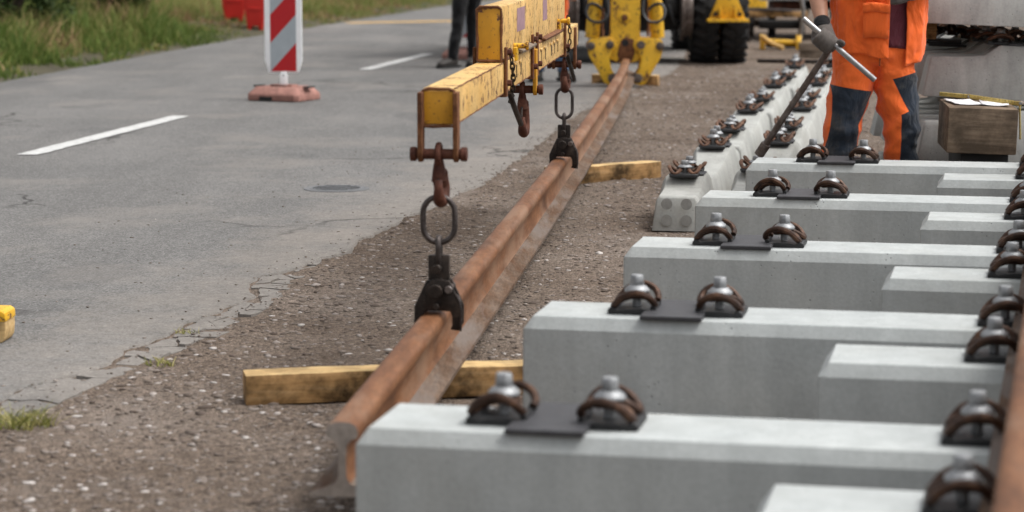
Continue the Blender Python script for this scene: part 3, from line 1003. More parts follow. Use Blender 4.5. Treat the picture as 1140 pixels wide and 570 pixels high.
# loose black pads lying on the third layer
pp = thing('pad_bundle', 'loose black rubber pads and clips on the stacked sleepers', 'rubber pads', (2.20, 11.93, .778), (0, stk_roll, -.05))
mb = MB()
for i in range(3):
    mb2_ = MB().box((rng.uniform(-.02, .02), rng.uniform(-.02, .02), .006 + i * .013), (.19 - i * .01, .16, .012), rot=(0, 0, rng.uniform(-.2, .2)))
    mb2_.build('rail_pad', M['plastic'], pp, bevel=.002, seg=1)
link('tension_clamp', CLAMP, pp, (.09, .03, .05), (0.2, 0, 1.1)); link('tension_clamp', CLAMP, pp, (-.02, .05, .055), (0.1, 0.1, 2.1))

# ---- oak block with papers and a folding ruler

stub = MB().box((0, 0, .176), (.22, .3, .35)).build('timber_stub', M['dark'], bevel=.005, loc=(2.175, 10.86, 0)); tag(stub, 'timber stub under the brown wooden block, coloured black for the shadow there', 'timber')  # black colour stands in for the shadow beneath the block
blk = MB().box((0, 0, .105), (.315, .40, .21)).build('wooden_block', M['wood_brown'], bevel=.008, seg=2, loc=(2.16, 10.84, .352))
blk.rotation_euler = (R(1.5), R(1.6), R(-4)); tag(blk, 'brown squared wooden block with papers on top, before the sleeper stack', 'wooden block')
def sheet(label, loc, rz, w, d, curl):
    v, f = [], []
    for j in range(9):
        for i in range(5):
            x = (i / 4 - .5) * w; y = (j / 8 - .5) * d
            v.append((x, y, .003 + curl * (2 * x / w) ** 2 + .002 * math.sin(j * .9)))
    f = [(j * 5 + i, j * 5 + i + 1, j * 5 + i + 6, j * 5 + i + 5) for j in range(8) for i in range(4)]
    me = bpy.data.meshes.new('paper_sheet'); me.from_pydata(v, [], f); me.materials.append(M['paper']); me.shade_smooth()
    o = link('paper_sheet', me, None, loc, (R(1.5), R(1.6), rz))
    sm = o.modifiers.new('thickness', 'SOLIDIFY'); sm.thickness = .0015
    tag(o, label, 'paper', 'papers on the wooden block')
sheet('white paper sheet on the left of the wooden block', (2.095, 10.86, .5665), R(3), .125, .22, .004)
sheet('white paper sheet on the right of the wooden block', (2.235, 10.83, .5625), R(-8), .125, .20, .006)
ru = thing('folding_ruler', 'yellow folding ruler leaning across the wooden block', 'ruler', (0, 0, 0))
def slat(a, b, w, t):
    a, b = Vector(a), Vector(b); d = (b - a).normalized(); side = Vector((0, -.25, 1)).normalized(); side = (side - d * side.dot(d))
    if side.length < .2: side = Vector((1, 0, 0))
    side.normalize(); n_ = d.cross(side)
    v = [p + side * sw * w / 2 + n_ * sn * t / 2 for p in (a, b) for sw, sn in ((-1, -1), (1, -1), (1, 1), (-1, 1))]
    mb = MB().add(v, [(0, 1, 2, 3), (7, 6, 5, 4), (0, 4, 5, 1), (1, 5, 6, 2), (2, 6, 7, 3), (3, 7, 4, 0)])
    o = mb.build('ruler_slat', M['ruler'], ru, bevel=.001, seg=1)
    mk = MB()
    L = (b - a).length
    for i in range(int(L / .02)):
        p = a + d * (.012 + i * .02) - n_ * (t / 2 + .0004) * (1 if n_.y > 0 else -1) + side * w * .28
        mk.box(p, (.0016, .0006, w * .35 if i % 5 else w * .6))
    mk.build('tick_marks', M['ink'], o, smooth=0)
slat((2.02, 11.04, .595), (2.155, 11.0, .585), .02, .004)
slat((2.145, 10.995, .587), (2.335, 10.70, .572), .02, .004)
slat((2.328, 10.705, .58), (2.332, 10.69, .41), .02, .004)
for p in ((2.15, 10.99, .586), (2.33, 10.70, .575)):
    MB().cyl((p[0], p[1] - .008, p[2]), (p[0], p[1] + .006, p[2]), .007, n=12).build('hinge', M['steel'], ru)

# ================================================================== SPREADER BEAM, HOOKS, RINGS, CLAMPS
sd_ = Vector((.1004, 1, 0)).normalized()
sp_rot = -math.atan2(sd_.x, sd_.y)
O1 = Vector((-.210, 6.66, 0))
LEN = 4.62
sp = thing('spreader_beam', 'weathered yellow double spreader beam hanging over the loose rail', 'lifting beam', (O1.x, O1.y, 0), (0, 0, sp_rot))
# local frame: x across, y along the rail, z up
mb = MB().box((0, LEN / 2 + .14, .857), (.094, LEN + .24, .106)); mb.build('lower_beam', M['yellow_faded'], sp, bevel=.005)
mb = MB().box((0, 2.72, 1.008), (.082, 2.78, .184)); mb.build('upper_beam', M['yellow_faded'], sp, bevel=.005)
MB().box((0, .012, .855), (.090, .01, .094)).build('end_plate', M['yellow'], sp, bevel=.003)
MB().box((0, 1.322, 1.008), (.078, .01, .174)).build('end_plate', M['yellow'], sp, bevel=.003)
MB().box((0, LEN + .268, .855), (.090, .01, .094)).build('end_plate', M['yellow'], sp, bevel=.003)
MB().box((0, 4.118, 1.008), (.078, .01, .174)).build('end_plate', M['yellow'], sp, bevel=.003)
# weld seams round the ends and along the lower edges
def weld(pts, r=.005):
    P = []
    for a, b in zip(pts, pts[1:]):
        a, b = Vector(a), Vector(b); n_ = max(2, int((b - a).length / .03))
        P += [a.lerp(b, i / n_) + Vector((rng.uniform(-.0015, .0015), rng.uniform(-.0015, .0015), rng.uniform(-.0015, .0015))) for i in range(n_)]
    P.append(Vector(pts[-1]))
    MB().tube(P, lambda t: r * (.8 + .4 * noise.noise((t * 30, 0, 0))), 6, sub=1).build('weld_seam', M['weld_rust'], sp)
weld([(-.046, .008, .80), (-.046, .008, .902), (-.03, .008, .909), (.03, .008, .909), (.046, .008, .902), (.046, .008, .80), (-.046, .008, .802)], .006)
weld([(-.041, 1.318, .918), (-.041, 1.318, 1.09), (-.03, 1.318, 1.099), (.03, 1.318, 1.099), (.041, 1.318, 1.09), (.041, 1.318, .918), (-.041, 1.318, .918)], .006)
weld([(.046, .02, .805), (.046, 4.86, .805)], .003); weld([(-.046, .02, .805), (-.046, 4.86, .805)], .003)
weld([(.046, .02, .909), (.046, 1.32, .909)], .003)
weld([(.042, 1.34, .914), (.042, 4.1, .914)], .007)
# lugs and pins
def lug_pair(y, z0, z1, name='lug', half=.046, pz=None, mat='yellow'):
    for s_ in (-1, 1):
        mb = MB().prism([(y - .026, z1), (y + .034, z1), (y + .030, z0 - .006), (y + .012, z0 - .022), (y - .010, z0 - .022), (y - .026, z0 - .004)], s_ * (half + .005) - .007, s_ * (half + .005) + .007, 'x')
        mb.build(name, M[mat], sp, bevel=.002, seg=1)
    p = MB().cyl((-half - .034, y + .004, pz), (half + .034, y + .004, pz), .0155, n=18)
    for s_ in (-1, 1): p.cyl((s_ * (half + .018), y + .004, pz), (s_ * (half + .036), y + .004, pz), .021, n=18)
    p.build('pin', M['hook_rust'], sp, bevel=.002, seg=1)
lug_pair(0, .722, .90, pz=.722, mat='weld_rust'); lug_pair(LEN, .722, .90, pz=.722, mat='weld_rust'); lug_pair(2.50, .742, .90, pz=.742, mat='yellow')
# collars clamping the two beams together, with keeper bolts
for y in (1.36, 2.36, 2.56, 3.98):
    mb = MB()
    for s_ in (-1, 1): mb.box((s_ * .054, y, .880), (.010, .035, .165))
    mb.box((0, y, .797), (.118, .035, .010))
    mb.build('collar', M['weld_rust'], sp, bevel=.002, seg=1)
    for z in (.945, .84):
        MB().cyl((.059, y, z), (.074, y, z), .011, n=6).build('bolt', M['hook_rust'], sp)
for y, z in ((1.75, .948), (3.7, .965)):
    mb = MB().cyl((.041, y, z), (.085, y, z), .010, n=14); mb.cyl((.085, y, z), (.096, y, z), .016, n=14); mb.build('stud', M['yellow_machine'], sp, bevel=.002, seg=1)
    MB().box((.049, y, z - .028), (.016, .05, .05)).build('stud_bracket', M['yellow_machine'], sp, bevel=.003, seg=1)
# side slots as bars painted dark for their inner shade, with pale weld tabs
for y0 in (1.62, 2.66, 3.3):
    for i in range(3):
        y = y0 + i * .17
        s0 = MB().box((.0478, y, .858), (.003, .010, .05)).build('slot_shade', M['dark'], sp, smooth=0)
        MB().box((.050, y - .04, .884), (.006, .06, .010)).build('slot_tab', M['yellow_faded'], sp, bevel=.002, seg=1)
# angle strip along the joint, faded stickers
MB().box((.052, 2.15, .924), (.026, .55, .012), rot=(0, .35, 0)).build('joint_strip', M['wood_grey'], sp, bevel=.002, seg=1)
MB().box((.052, 3.3, .922), (.022, .9, .012), rot=(0, .35, 0)).build('joint_strip', M['weld_rust'], sp, bevel=.002, seg=1)
for y, w in ((2.02, .30), (3.05, .20)):
    MB().box((.0416, y, 1.035), (.0012, w, .085)).build('sticker', M['sticker'], sp, smooth=0)
# keeper chains
def chain(pts, parent, n_links, r=.0032, L=.022):
    P = catmull([Vector(p) for p in pts], 30, False)
    tot = sum((b - a).length for a, b in zip(P, P[1:]))
    mb = MB(); acc = 0; k = 0; step = tot / n_links
    pos_ = []
    for a, b in zip(P, P[1:]):
        acc += (b - a).length
        if acc >= step * (k + .5): pos_.append((b, (b - a).normalized())); k += 1
    for i, (p, d) in enumerate(pos_):
        q = d.to_track_quat('Z', 'Y').to_matrix().to_4x4()
        T = Matrix.Translation(p) @ q @ Matrix.Rotation(i % 2 * math.pi / 2, 4, 'Z')
        ring = [(.45 * L * math.cos(t) * .7, 0, .62 * L * math.sin(t) * 1.2) for t in [2 * math.pi * j / 10 for j in range(10)]]
        mb.tube(ring, r, 5, closed=True, T=T, sub=1)
    return mb.build('keeper_chain', M['dark_steel'], parent)
chain([(.062, 1.42, .95), (.07, 1.44, .87), (.064, 1.48, .80), (.05, 1.55, .76)], sp, 11)
chain([(.062, 4.02, .98), (.07, 4.04, .90), (.064, 4.08, .83), (.05, 4.2, .80)], sp, 10)
# release levers
for y in (1.52, 4.12):
    l_ = MB().tube([(.055, y - .05, .80), (.062, y - .02, .765), (.066, y + .08, .72), (.07, y + .20, .67)], .010, 10, sub=5)
    l_.build('release_lever', M['dark_steel'], sp)
    MB().cyl((.03, y - .06, .80), (.03, y + .05, .80), .017, n=14).build('lever_housing', M['dark_steel'], sp, bevel=.002, seg=1)

def hook(label, y, zpin, drop, tilt=0.):
    """swivel hook seen edge-on: an eye round the pin, a flat shank and the bill lying along the beam"""
    h = thing('lifting_hook', label, 'hook', (O1.x + sd_.x * y, O1.y + sd_.y * y, 0), (0, 0, sp_rot), 'hooks of the spreader beam')
    eye = [(0, .026 * math.cos(t), zpin + .026 * math.sin(t)) for t in [2 * math.pi * i / 14 for i in range(14)]]
    MB().tube(eye, .0095, 10, closed=True, sub=2).build('eye', M['hook_rust'], h)
    z = zpin - .026
    MB().tube([(0, 0, z + .012), (0, .004, z - .02), (.002, .008, z - .05)], lambda t: .013 + .014 * t, 12, sub=5, flat=.8).build('shank', M['hook_rust'], h)
    zb = zpin - drop
    bill = [(.002, .008, z - .03), (.002, .028, z - .055), (.004, .036, zb + .035), (.004, .022, zb + .008), (.004, -.004, zb + .001), (.004, -.028, zb + .014), (.004, -.036, zb + .040), (.004, -.030, zb + .062)]
    MB().tube(bill, lambda t: .0245 - .014 * max(0, t - .45) * 1.8, 12, sub=6, flat=.9).build('bill', M['hook_rust'], h)
    MB().tube([(.0, .004, z - .035), (.0, -.018, z - .05), (.0, -.030, zb + .060)], .0045, 8, sub=4).build('safety_latch', M['dark_steel'], h)
    return h
hook('rusty hook at the near end of the spreader beam, holding the near ring', .004, .722, .135)
hook('rusty hook at the far end of the spreader beam, holding the far ring', LEN + .004, .722, .12)
hk = hook('rusty empty hook hanging under the middle of the spreader beam', 2.504, .742, .17)
def ring(label, y, zc, w, h_, r):
    pts = []
    a, b = w / 2 - r, h_ / 2 - w / 2
    for i in range(13): t = math.pi * i / 12; pts.append((a * math.cos(t), 0, zc + b + a * math.sin(t)))
    for i in range(13): t = math.pi + math.pi * i / 12; pts.append((a * math.cos(t), 0, zc - b + a * math.sin(t)))
    o = MB().tube(pts, r, 12, closed=True, sub=1).build('chain_ring', M['ring_steel'], loc=(O1.x + sd_.x * y, O1.y + sd_.y * y, 0))
    o.rotation_euler = (0, 0, sp_rot + .1)
    tag(o, label, 'ring', 'oval rings under the spreader beam')
ring('oval steel ring above the near rail clamp', .002, .533, .108, .150, .0085)
ring('oval steel ring above the far rail clamp', LEN + .002, .535, .094, .160, .0080)
def rail_clamp(label, y, ztop, rz):
    c = thing('rail_clamp', label, 'clamp', (O1.x + sd_.x * y, O1.y + sd_.y * y, 0), (0, 0, sp_rot), 'rail clamps')
    zh = rz + .172                                     # top of the rail head
    sh = [(0, 0, ztop + .03), (0, .016, ztop + .018), (0, .018, ztop - .012), (0, .012, ztop - .045), (0, -.012, ztop - .045), (0, -.018, ztop - .012), (0, -.016, ztop + .018)]
    MB().tube(sh, .0085, 10, closed=True, sub=4).build('shackle', M['ring_steel'], c)
    MB().box((0, .0, (ztop - .02 + zh + .03) / 2), (.062, .022, ztop - .02 - zh - .03)).build('hanger_plate', M['dark_steel'], c, bevel=.006)
    for s_, yy in ((-1, -.022), (1, .022)):
        # scissor jaw: upper arm on one side, claw under the head on the other
        jaw = [(s_ * .034, zh + .098), (-s_ * .010, zh + .104), (-s_ * .034, zh + .086), (-s_ * .036, zh + .040), (-s_ * .026, zh + .012), (s_ * .036, zh + .010), (s_ * .0415, zh - .004), (s_ * .0415, zh - .030), (s_ * .036, zh - .042), (s_ * .060, zh - .046), (s_ * .069, zh - .030), (s_ * .069, zh + .022), (s_ * .050, zh + .064)]
        for off in (0, .05 * (1 if s_ > 0 else -1) * -1):
            MB().prism(jaw, yy + off - .008, yy + off + .008, 'y').build('jaw', M['dark_steel'], c, bevel=.003, seg=2)
    for x, z, r in ((0, ztop - .055, .014), (-.004, zh + .070, .020), (.034, zh + .076, .012), (-.002, zh + .026, .010)):
        mb = MB().cyl((x, -.052, z), (x, .05, z), r * .7, n=14); mb.cyl((x, -.060, z), (x, -.046, z), r, n=6 if r < .018 else 20)
        mb.build('bolt', M['dark_steel'] if x != .034 else M['tool_steel'], c, bevel=.0015, seg=1)
    MB().tube([(.05, -.03, zh + .06), (.064, -.042, zh + .045), (.069, -.044, zh - .0), (.066, -.04, zh - .045)], .004, 6, sub=4).build('return_spring', M['ring_steel'], c)
rail_clamp('dark steel rail clamp gripping the rail nearer the camera', 0, .452, RZ)
rail_clamp('dark steel rail clamp gripping the rail farther along, before the yellow grab', LEN, .452, RZ + .006)

# ================================================================== RAIL GRAB OF THE EXCAVATOR
GX, GY = .985, 20.45
gr = thing('rail_grab', 'yellow hydraulic grab with two jaws closing on the rail end', 'grab', (GX, GY, 0))
body = [(-.13, .46), (-.155, .435), (-.175, .38), (-.165, .30), (-.12, .245), (-.06, .225), (.06, .225), (.12, .245), (.165, .30), (.175, .38), (.155, .435), (.13, .46), (.125, .95), (-.125, .95)]
MB().prism(body, -.07, .07, 'y').build('body', M['yellow_machine'], gr, bevel=.015, seg=3)
MB().box((0, 0, 1.02), (.30, .22, .16)).build('rotator_flange', M['yellow_machine'], gr, bevel=.02)
MB().cyl((0, 0, 1.10), (0, 0, 1.28), .13, n=28).build('rotator', M['dark'], gr, bevel=.01)
mb = MB().cyl((-.008, -.10, .62), (-.008, .10, .62), .028, n=20); mb.build('pin', M['weld_rust'], gr, bevel=.004)
MB().cyl((-.008, -.078, .62), (-.008, .078, .62), .052, n=24).build('pin_boss', M['yellow_machine'], gr, bevel=.006)
MB().cyl((0, -.0815, .40), (0, -.05, .40), .030, n=20).build('bore_shade', M['dark'], gr)  # black disc painting the shade of a hole
MB().prism([(-.05, .24), (.06, .24), (.085, .31), (.075, .43), (.0, .455), (-.04, .42), (-.07, .30)], -.078, -.060, 'y').build('wear_plate', M['weld_rust'], gr, bevel=.006)
for bx, bz in ((-.135, .385), (.135, .385)):
    MB().cyl((bx, -.088, bz), (bx, .088, bz), .066, n=28).build('pivot_boss', M['yellow_machine'], gr, bevel=.008)
for s_ in (-1, 1):
    jaw = [(s_ * .330, .40), (s_ * .305, .437), (s_ * .15, .447), (s_ * .098, .41), (s_ * .112, .34), (s_ * .140, .26), (s_ * .118, .17), (s_ * .078, .10), (s_ * .085, .05), (s_ * .13, .03), (s_ * .178, .05), (s_ * .315, .29)]
    for yy in (-.10, .10):
        MB().prism(jaw, yy - .018, yy + .018, 'y').build('jaw', M['yellow_machine'], gr, bevel=.006)
    MB().cyl((s_ * .11, -.13, .095), (s_ * .11, .13, .095), .042, n=20).build('gripper_tip', M['tool_steel'], gr, bevel=.006)
    for x, z in ((s_ * .135, .385), (s_ * .30, .375)):
        MB().cyl((x, -.135, z), (x, .135, z), .036, n=20).build('pivot_bolt', M['tool_steel'], gr, bevel=.006)
    MB().cyl((s_ * .285, 0, .44), (s_ * .245, 0, .95), .062, n=20).build('cylinder', M['yellow_machine'], gr, bevel=.006)
    MB().cyl((s_ * .298, 0, .36), (s_ * .285, 0, .45), .032, n=16).build('piston_rod', M['steel'], gr)
    hose = [(s_ * .16, -.09, .80), (s_ * .15, -.14, .66), (s_ * .21, -.17, .585), (s_ * .31, -.15, .60), (s_ * .34, -.10, .68), (s_ * .30, -.07, .74), (s_ * .22, -.07, .71), (s_ * .17, -.08, .62)]
    MB().tube(hose, .013, 8, sub=5).build('hose', M['plastic'], gr)
    MB().tube([(s_ * .19, -.09, .52), (s_ * .195, -.11, .46), (s_ * .20, -.09, .56), (s_ * .19, -.08, .70)], .010, 8, sub=4).build('hose', M['weld_rust'], gr)

# ================================================================== EXCAVATOR (only its undercarriage shows)
EX, EYY = 1.20, 24.6
ex = thing('excavator', 'yellow wheeled road rail excavator with black undercarriage behind the grab', 'excavator', (EX, EYY, 0))
def tyre_mesh():
    mb = MB()
    r, w = .50, .27
    mb.lathe([(.27, -w / 2), (.40, -w / 2), (.47, -w / 2 + .02), (.495, -w / 2 + .05), (.5, 0), (.495, w / 2 - .05), (.47, w / 2 - .02), (.40, w / 2), (.27, w / 2)], 40, close=True)
    for i in range(26):
        t = 2 * math.pi * i / 26
        for s_ in (-1, 1):
            T = Matrix.Rotation(t + (math.pi / 26 if s_ > 0 else 0), 4, 'Z') @ Matrix.Translation((.503, 0, s_ * w * .26)) @ Matrix.Rotation(s_ * .45, 4, 'X')
            mb.box((0, 0, 0), (.03, .05, w * .48), T)
    return mb.mesh('tyre', M['rubber'], smooth=40)
TY = tyre_mesh()
RIM = MB().lathe([(.04, -.10), (.10, -.11), (.12, -.06), (.24, -.05), (.275, -.125), (.285, -.125), (.285, .125), (.04, .125)], 30).mesh('rim', M['yellow_machine'])
TOYT = Matrix.Rotation(math.pi / 2, 4, 'Y')
for ay in (-.05, 2.6):
    for s_ in (-1, 1):
        for k, xo in enumerate((.80, 1.10)):
            t_ = link('wheel', TY, ex, T=Matrix.Translation((s_ * xo, ay, .505)) @ TOYT)
            link('rim', RIM, t_, rot=(0, 0, 0) if s_ < 0 else (math.pi, 0, 0))
    mb = MB().box((0, ay, .50), (1.4, .20, .18)); mb.lathe([(.05, -.18), (.20, -.14), (.235, 0), (.20, .14), (.05, .18)], 22, T=Matrix.Translation((-.12, ay - .02, .46)) @ Matrix.Rotation(math.pi / 2, 4, 'X'))
    mb.build('axle', M['dark'], ex, bevel=.02)
    for s_ in (-1, 1):
        MB().cyl((s_ * .55, ay - .5, .55), (s_ * .64, ay - .5, .55), .255, n=36).build('rail_wheel', M['tool_steel'], ex, bevel=.012)
        MB().cyl((s_ * .52, ay - .5, .55), (s_ * .555, ay - .5, .55), .30, n=36).build('wheel_flange', M['tool_steel'], ex, bevel=.01)
        MB().box((s_ * .42, ay - .30, .60), (.12, .62, .16)).build('rail_axle_arm', M['dark'], ex, bevel=.02)
mb = MB().box((0, 1.28, .83), (1.05, 3.7, .42)); mb.box((0, -.42, .66), (1.1, .30, .30)); mb.build('chassis', M['dark'], ex, bevel=.03)
MB().prism([(-.24, .24), (-.12, .20), (.0, .235), (.02, .42), (.12, .62), (-.36, .62), (-.28, .42)], -.62, -.46, 'y').build('valve_block', M['dark'], ex, bevel=.015)
MB().box((-.14, -.66, .33), (.10, .12, .28)).build('hitch', M['hook_rust'], ex, bevel=.015)
for x in (-.45, -.25, .18, .38):
    MB().tube([(x, -.55, .75), (x + .04, -.68, .55), (x + .10, -.66, .42), (x + .18, -.52, .55)], .022, 8, sub=4).build('hose', M['plastic'], ex)
MB().prism([(-.95, .40), (-.45, .34), (-.38, .26), (.0, .25), (.10, .33), (.55, .36), (.62, .72), (-1.0, .72)], -.42, .55, 'y').build('belly_guard', M['dark'], ex, bevel=.02)
# yellow stabiliser foot before the right-hand tyres
mb = MB().prism([(.80, .475), (1.175, .475), (1.10, .66), (1.06, 1.0), (.90, 1.0), (.875, .66)], -.78, -.70, 'y'); mb.build('stabiliser_leg', M['yellow_machine'], ex, bevel=.012)
MB().box((.99, -.78, .468), (.42, .22, .03)).build('stabiliser_pad', M['yellow_machine'], ex, bevel=.006)
for x in (.865, 1.11):
    MB().cyl((x, -.80, .53), (x, -.70, .53), .022, n=14).build('bolt', M['dark'], ex)
    MB().box((x + (.045 if x < 1 else -.045), -.80, .54), (.016, .09, .11)).build('gusset', M['yellow_machine'], ex, bevel=.003)
MB().box((.98, -.75, .685), (.10, .05, .05)).build('lamp', M['sign_red'], ex, bevel=.01)
# upper carriage, above the picture
MB().cyl((0, 1.3, 1.04), (0, 1.3, 1.2), .55, n=36).build('slew_ring', M['dark'], ex, bevel=.01)
MB().prism([(-1.2, 1.2), (1.2, 1.2), (1.2, 1.75), (1.05, 2.1), (-1.05, 2.1), (-1.2, 1.75)], 1.5, 3.1, 'y').build('engine_housing', M['yellow_machine'], ex, bevel=.06, seg=3)
MB().box((0, 3.0, 1.6), (2.2, .5, .75)).build('counterweight', M['dark'], ex, bevel=.1, seg=3)
cabp = [(.2, 1.2), (1.75, 1.2), (1.75, 2.5), (1.5, 2.9), (.45, 2.9), (.2, 2.1)]
MB().prism(cabp, -1.18, -.25, 'x').build('cab', M['yellow_machine'], ex, bevel=.05, seg=3)
for x in (-1.186, -.244): MB().prism([(.35, 1.9), (1.6, 1.9), (1.6, 2.45), (1.42, 2.78), (.55, 2.78), (.35, 2.1)], x - .004, x + .004, 'x').build('window', M['glass'], ex)
MB().prism([(-1.1, 1.75), (-.33, 1.75), (-.33, 2.8), (-1.1, 2.8)], .20, .21, 'y').build('windscreen', M['glass'], ex)
gx_, gy_ = GX - EX, GY - EYY
boom = [(.9, 1.45), (1.2, 1.5), (-.4, 3.6), (-1.6, 4.2), (-1.75, 4.0), (-.6, 3.2)]
MB().prism(boom, .02, .34, 'x').build('boom', M['yellow_machine'], ex, bevel=.04, seg=3)
st_ = MB()
st_.tube([(.18, -1.65, 4.1), (.1, -2.9, 2.8), (gx_, gy_ - .02, 1.45)], lambda t: .17 - .06 * t, 4, sub=6); st_.build('stick', M['yellow_machine'], ex, bevel=.02)
MB().cyl((gx_, gy_, 1.26), (gx_, gy_, 1.50), .09, n=20).build('quick_hitch', M['dark'], ex, bevel=.01)

# ================================================================== TRAFFIC BEACONS
def beacon(label, loc, rz, w=.30, hgt=1.0, base_rz=0.):
    b = thing('traffic_beacon', label, 'beacon', loc, (0, 0, rz), 'traffic beacons along the road')
    # moulded base: bevelled slab with raised middle
    L, Wd = .47, .40
    T = Matrix.Rotation(base_rz, 4, 'Z')
    rings = []
    for (sx, sy, z) in ((1, 1, 0), (1, 1, .045), (.97, .95, .06), (.80, .72, .105), (.78, .70, .108)):
        q = .86
        pl = [(-1, -q), (-q, -1), (q, -1), (1, -q), (1, q), (q, 1), (-q, 1), (-1, q)]
        rings.append([(x * L / 2 * sx, y * Wd / 2 * sy, z) for x, y in pl])
    base_ = MB().loft(rings, T=T).build('base', M['base_pink'], b, bevel=.006)
    for x, y, dx, dy in ((-.23, 0, .05, .10), (.23, 0, .05, .10), (0, -.08, .12, .03)):
        MB().box((x, y, .106), (dx, dy, .012), T).build('recess_shade', M['sole'], base_, smooth=0)  # black blocks painting the shade of hollows in the base
    MB().box((-.05, -Wd / 2 - .001, .018), (.11, .02, .03), T).build('grip_slot_shade', M['sole'], base_, smooth=0)  # black block painting the shade inside the grip opening
    MB().box((0, .0, .112), (.20, .10, .02), T).build('socket_plate', M['base_pink'], base_, bevel=.004)
    ft = MB().box((0, 0, .155), (.062, .045, .10)); ft.box((0, 0, .19), (.048, .04, .07)); ft.build('foot', M['white_plastic'], b, bevel=.008)
    MB().cyl((0, -.026, .195), (0, -.018, .195), .008, n=12).build('foot_bolt', M['steel'], b)
    z0 = .215
    o = [(-w / 2 + .03, z0), (w / 2 - .03, z0), (w / 2, z0 + .10), (w / 2, z0 + hgt - .1), (w / 2 - .03, z0 + hgt), (-w / 2 + .03, z0 + hgt), (-w / 2, z0 + hgt - .1), (-w / 2, z0 + .10)]
    MB().prism(o, -.012, .03, 'y').build('board', M['white_plastic'], b, bevel=.008, seg=3)
    pw = w / 2 - .047
    k0 = z0 + .012
    per = .225
    for i in range(-1, 5):
        lo = k0 + i * per - .0; m_ = M['sign_red'] if i % 2 else M['sign_white_shaded']
        # stripe rising to the right
        poly = [(-pw, lo), (pw, lo + 2 * pw * 1.1), (pw, lo + 2 * pw * 1.1 + per), (-pw, lo + per)]
        poly = clip(poly, 0, -1, -k0); poly = clip(poly, 0, 1, z0 + hgt - .012)
        if len(poly) > 2:
            MB().prism(poly, -.0145, -.0115, 'y').build('stripe', m_, b, smooth=0)
    return b
beacon('red and white striped traffic beacon on a pink base in the lane', (-1.83, 18.75, ROADZ + .005), R(2), base_rz=R(-27))
beacon('red and white traffic beacon partly hidden behind the black trousered legs', (-.455, 24.9, ROADZ + .005), R(0), w=.24, base_rz=R(-40))

# ---- red plastic barriers on the verge
def barrier(label, loc, rz, w):
    b = thing('road_barrier', label, 'barrier', loc, (0, 0, rz), 'red barriers on the verge')
    h = .9
    prof = [(-w * .36, 0), (-w * .20, 0), (-w * .16, .06), (w * .16, .06), (w * .20, 0), (w * .36, 0), (w * .47, .22), (w * .5, .30), (w * .5, h - .06), (w * .44, h), (-w * .44, h), (-w * .5, h - .06), (-w * .5, .30), (-w * .47, .22)]
    MB().prism(prof, -.22, .22, 'y').build('body', M['red_plastic'], b, bevel=.02, seg=3)
    for z in (.30, .62): MB().box((0, -.222, z), (w * .7, .014, .03)).build('rib', M['red_plastic'], b, bevel=.005)
    MB().cyl((0, 0, h - .01), (0, 0, h + .03), .05, n=18).build('filler_cap', M['white_plastic'], b, bevel=.005)
barrier('red plastic road barrier farther left in the grass', (-3.99, 33.7, .085), R(6), .34)
barrier('red plastic road barrier right beside the striped beacon board', (-3.53, 32.3, .02), R(4), .28)

# ---- dark bushes at the back of the verge
def bush(label, loc, rx, h, n_):
    b = thing('bush', label, 'bush', loc, group='bushes behind the verge')
    st = MB()
    for i in range(7):
        a = i * .9; st.tube([(0, 0, -.05), (rx * .3 * math.cos(a), rx * .3 * math.sin(a), h * .4), (rx * .7 * math.cos(a), rx * .7 * math.sin(a), h * .85)], lambda t: .03 - .024 * t, 6, sub=3)
    st.build('stems', M['bark'], b)
    cl = [(rng.uniform(-.8, .8) * rx, rng.uniform(-.6, .6) * rx, rng.uniform(.12, .95) * h, rng.uniform(.2, .42) * rx) for _ in range(22)]
    V, rn_ = [], []
    for i in range(n_):
        c = rng.choice(cl)
        d = Vector((rng.gauss(0, 1), rng.gauss(0, 1), rng.gauss(0, 1))).normalized() * c[3] * rng.uniform(.5, 1.05)
        p = Vector(c[:3]) + d
        if p.z < .02: continue
        q = Euler((rng.uniform(-1, 1), rng.uniform(-1, 1), rng.uniform(0, 6.3))).to_matrix(); L = rng.uniform(.03, .06)
        for a, b_ in ((-1, 0), (0, -.45), (1, 0), (0, .45)): V.append(p + q @ Vector((a * L, b_ * L, .25 * L * abs(a))))
        rn_.append(rng.random())
    F_ = [(i * 4, i * 4 + 1, i * 4 + 2, i * 4 + 3) for i in range(len(rn_))]
    me = bpy.data.meshes.new('foliage'); me.from_pydata([tuple(v) for v in V], [], F_)
    at_ = me.attributes.new('rnd', 'FLOAT', 'POINT'); at_.data.foreach_set('value', np.repeat(np.array(rn_), 4).astype(np.float32))
    me.materials.append(M['leaf']); link('foliage', me, b)
bush('dark green bush at the upper left corner behind the grass', (-5.75, 26.8, .15), .75, 1.5, 6000)
bush('dark green bush behind the grass left of the red barriers', (-5.25, 30.4, .15), .6, 1.4, 5000)
bush('low dark bush behind the grass between the other two bushes', (-7.0, 30.5, .15), .9, 1.6, 4000)

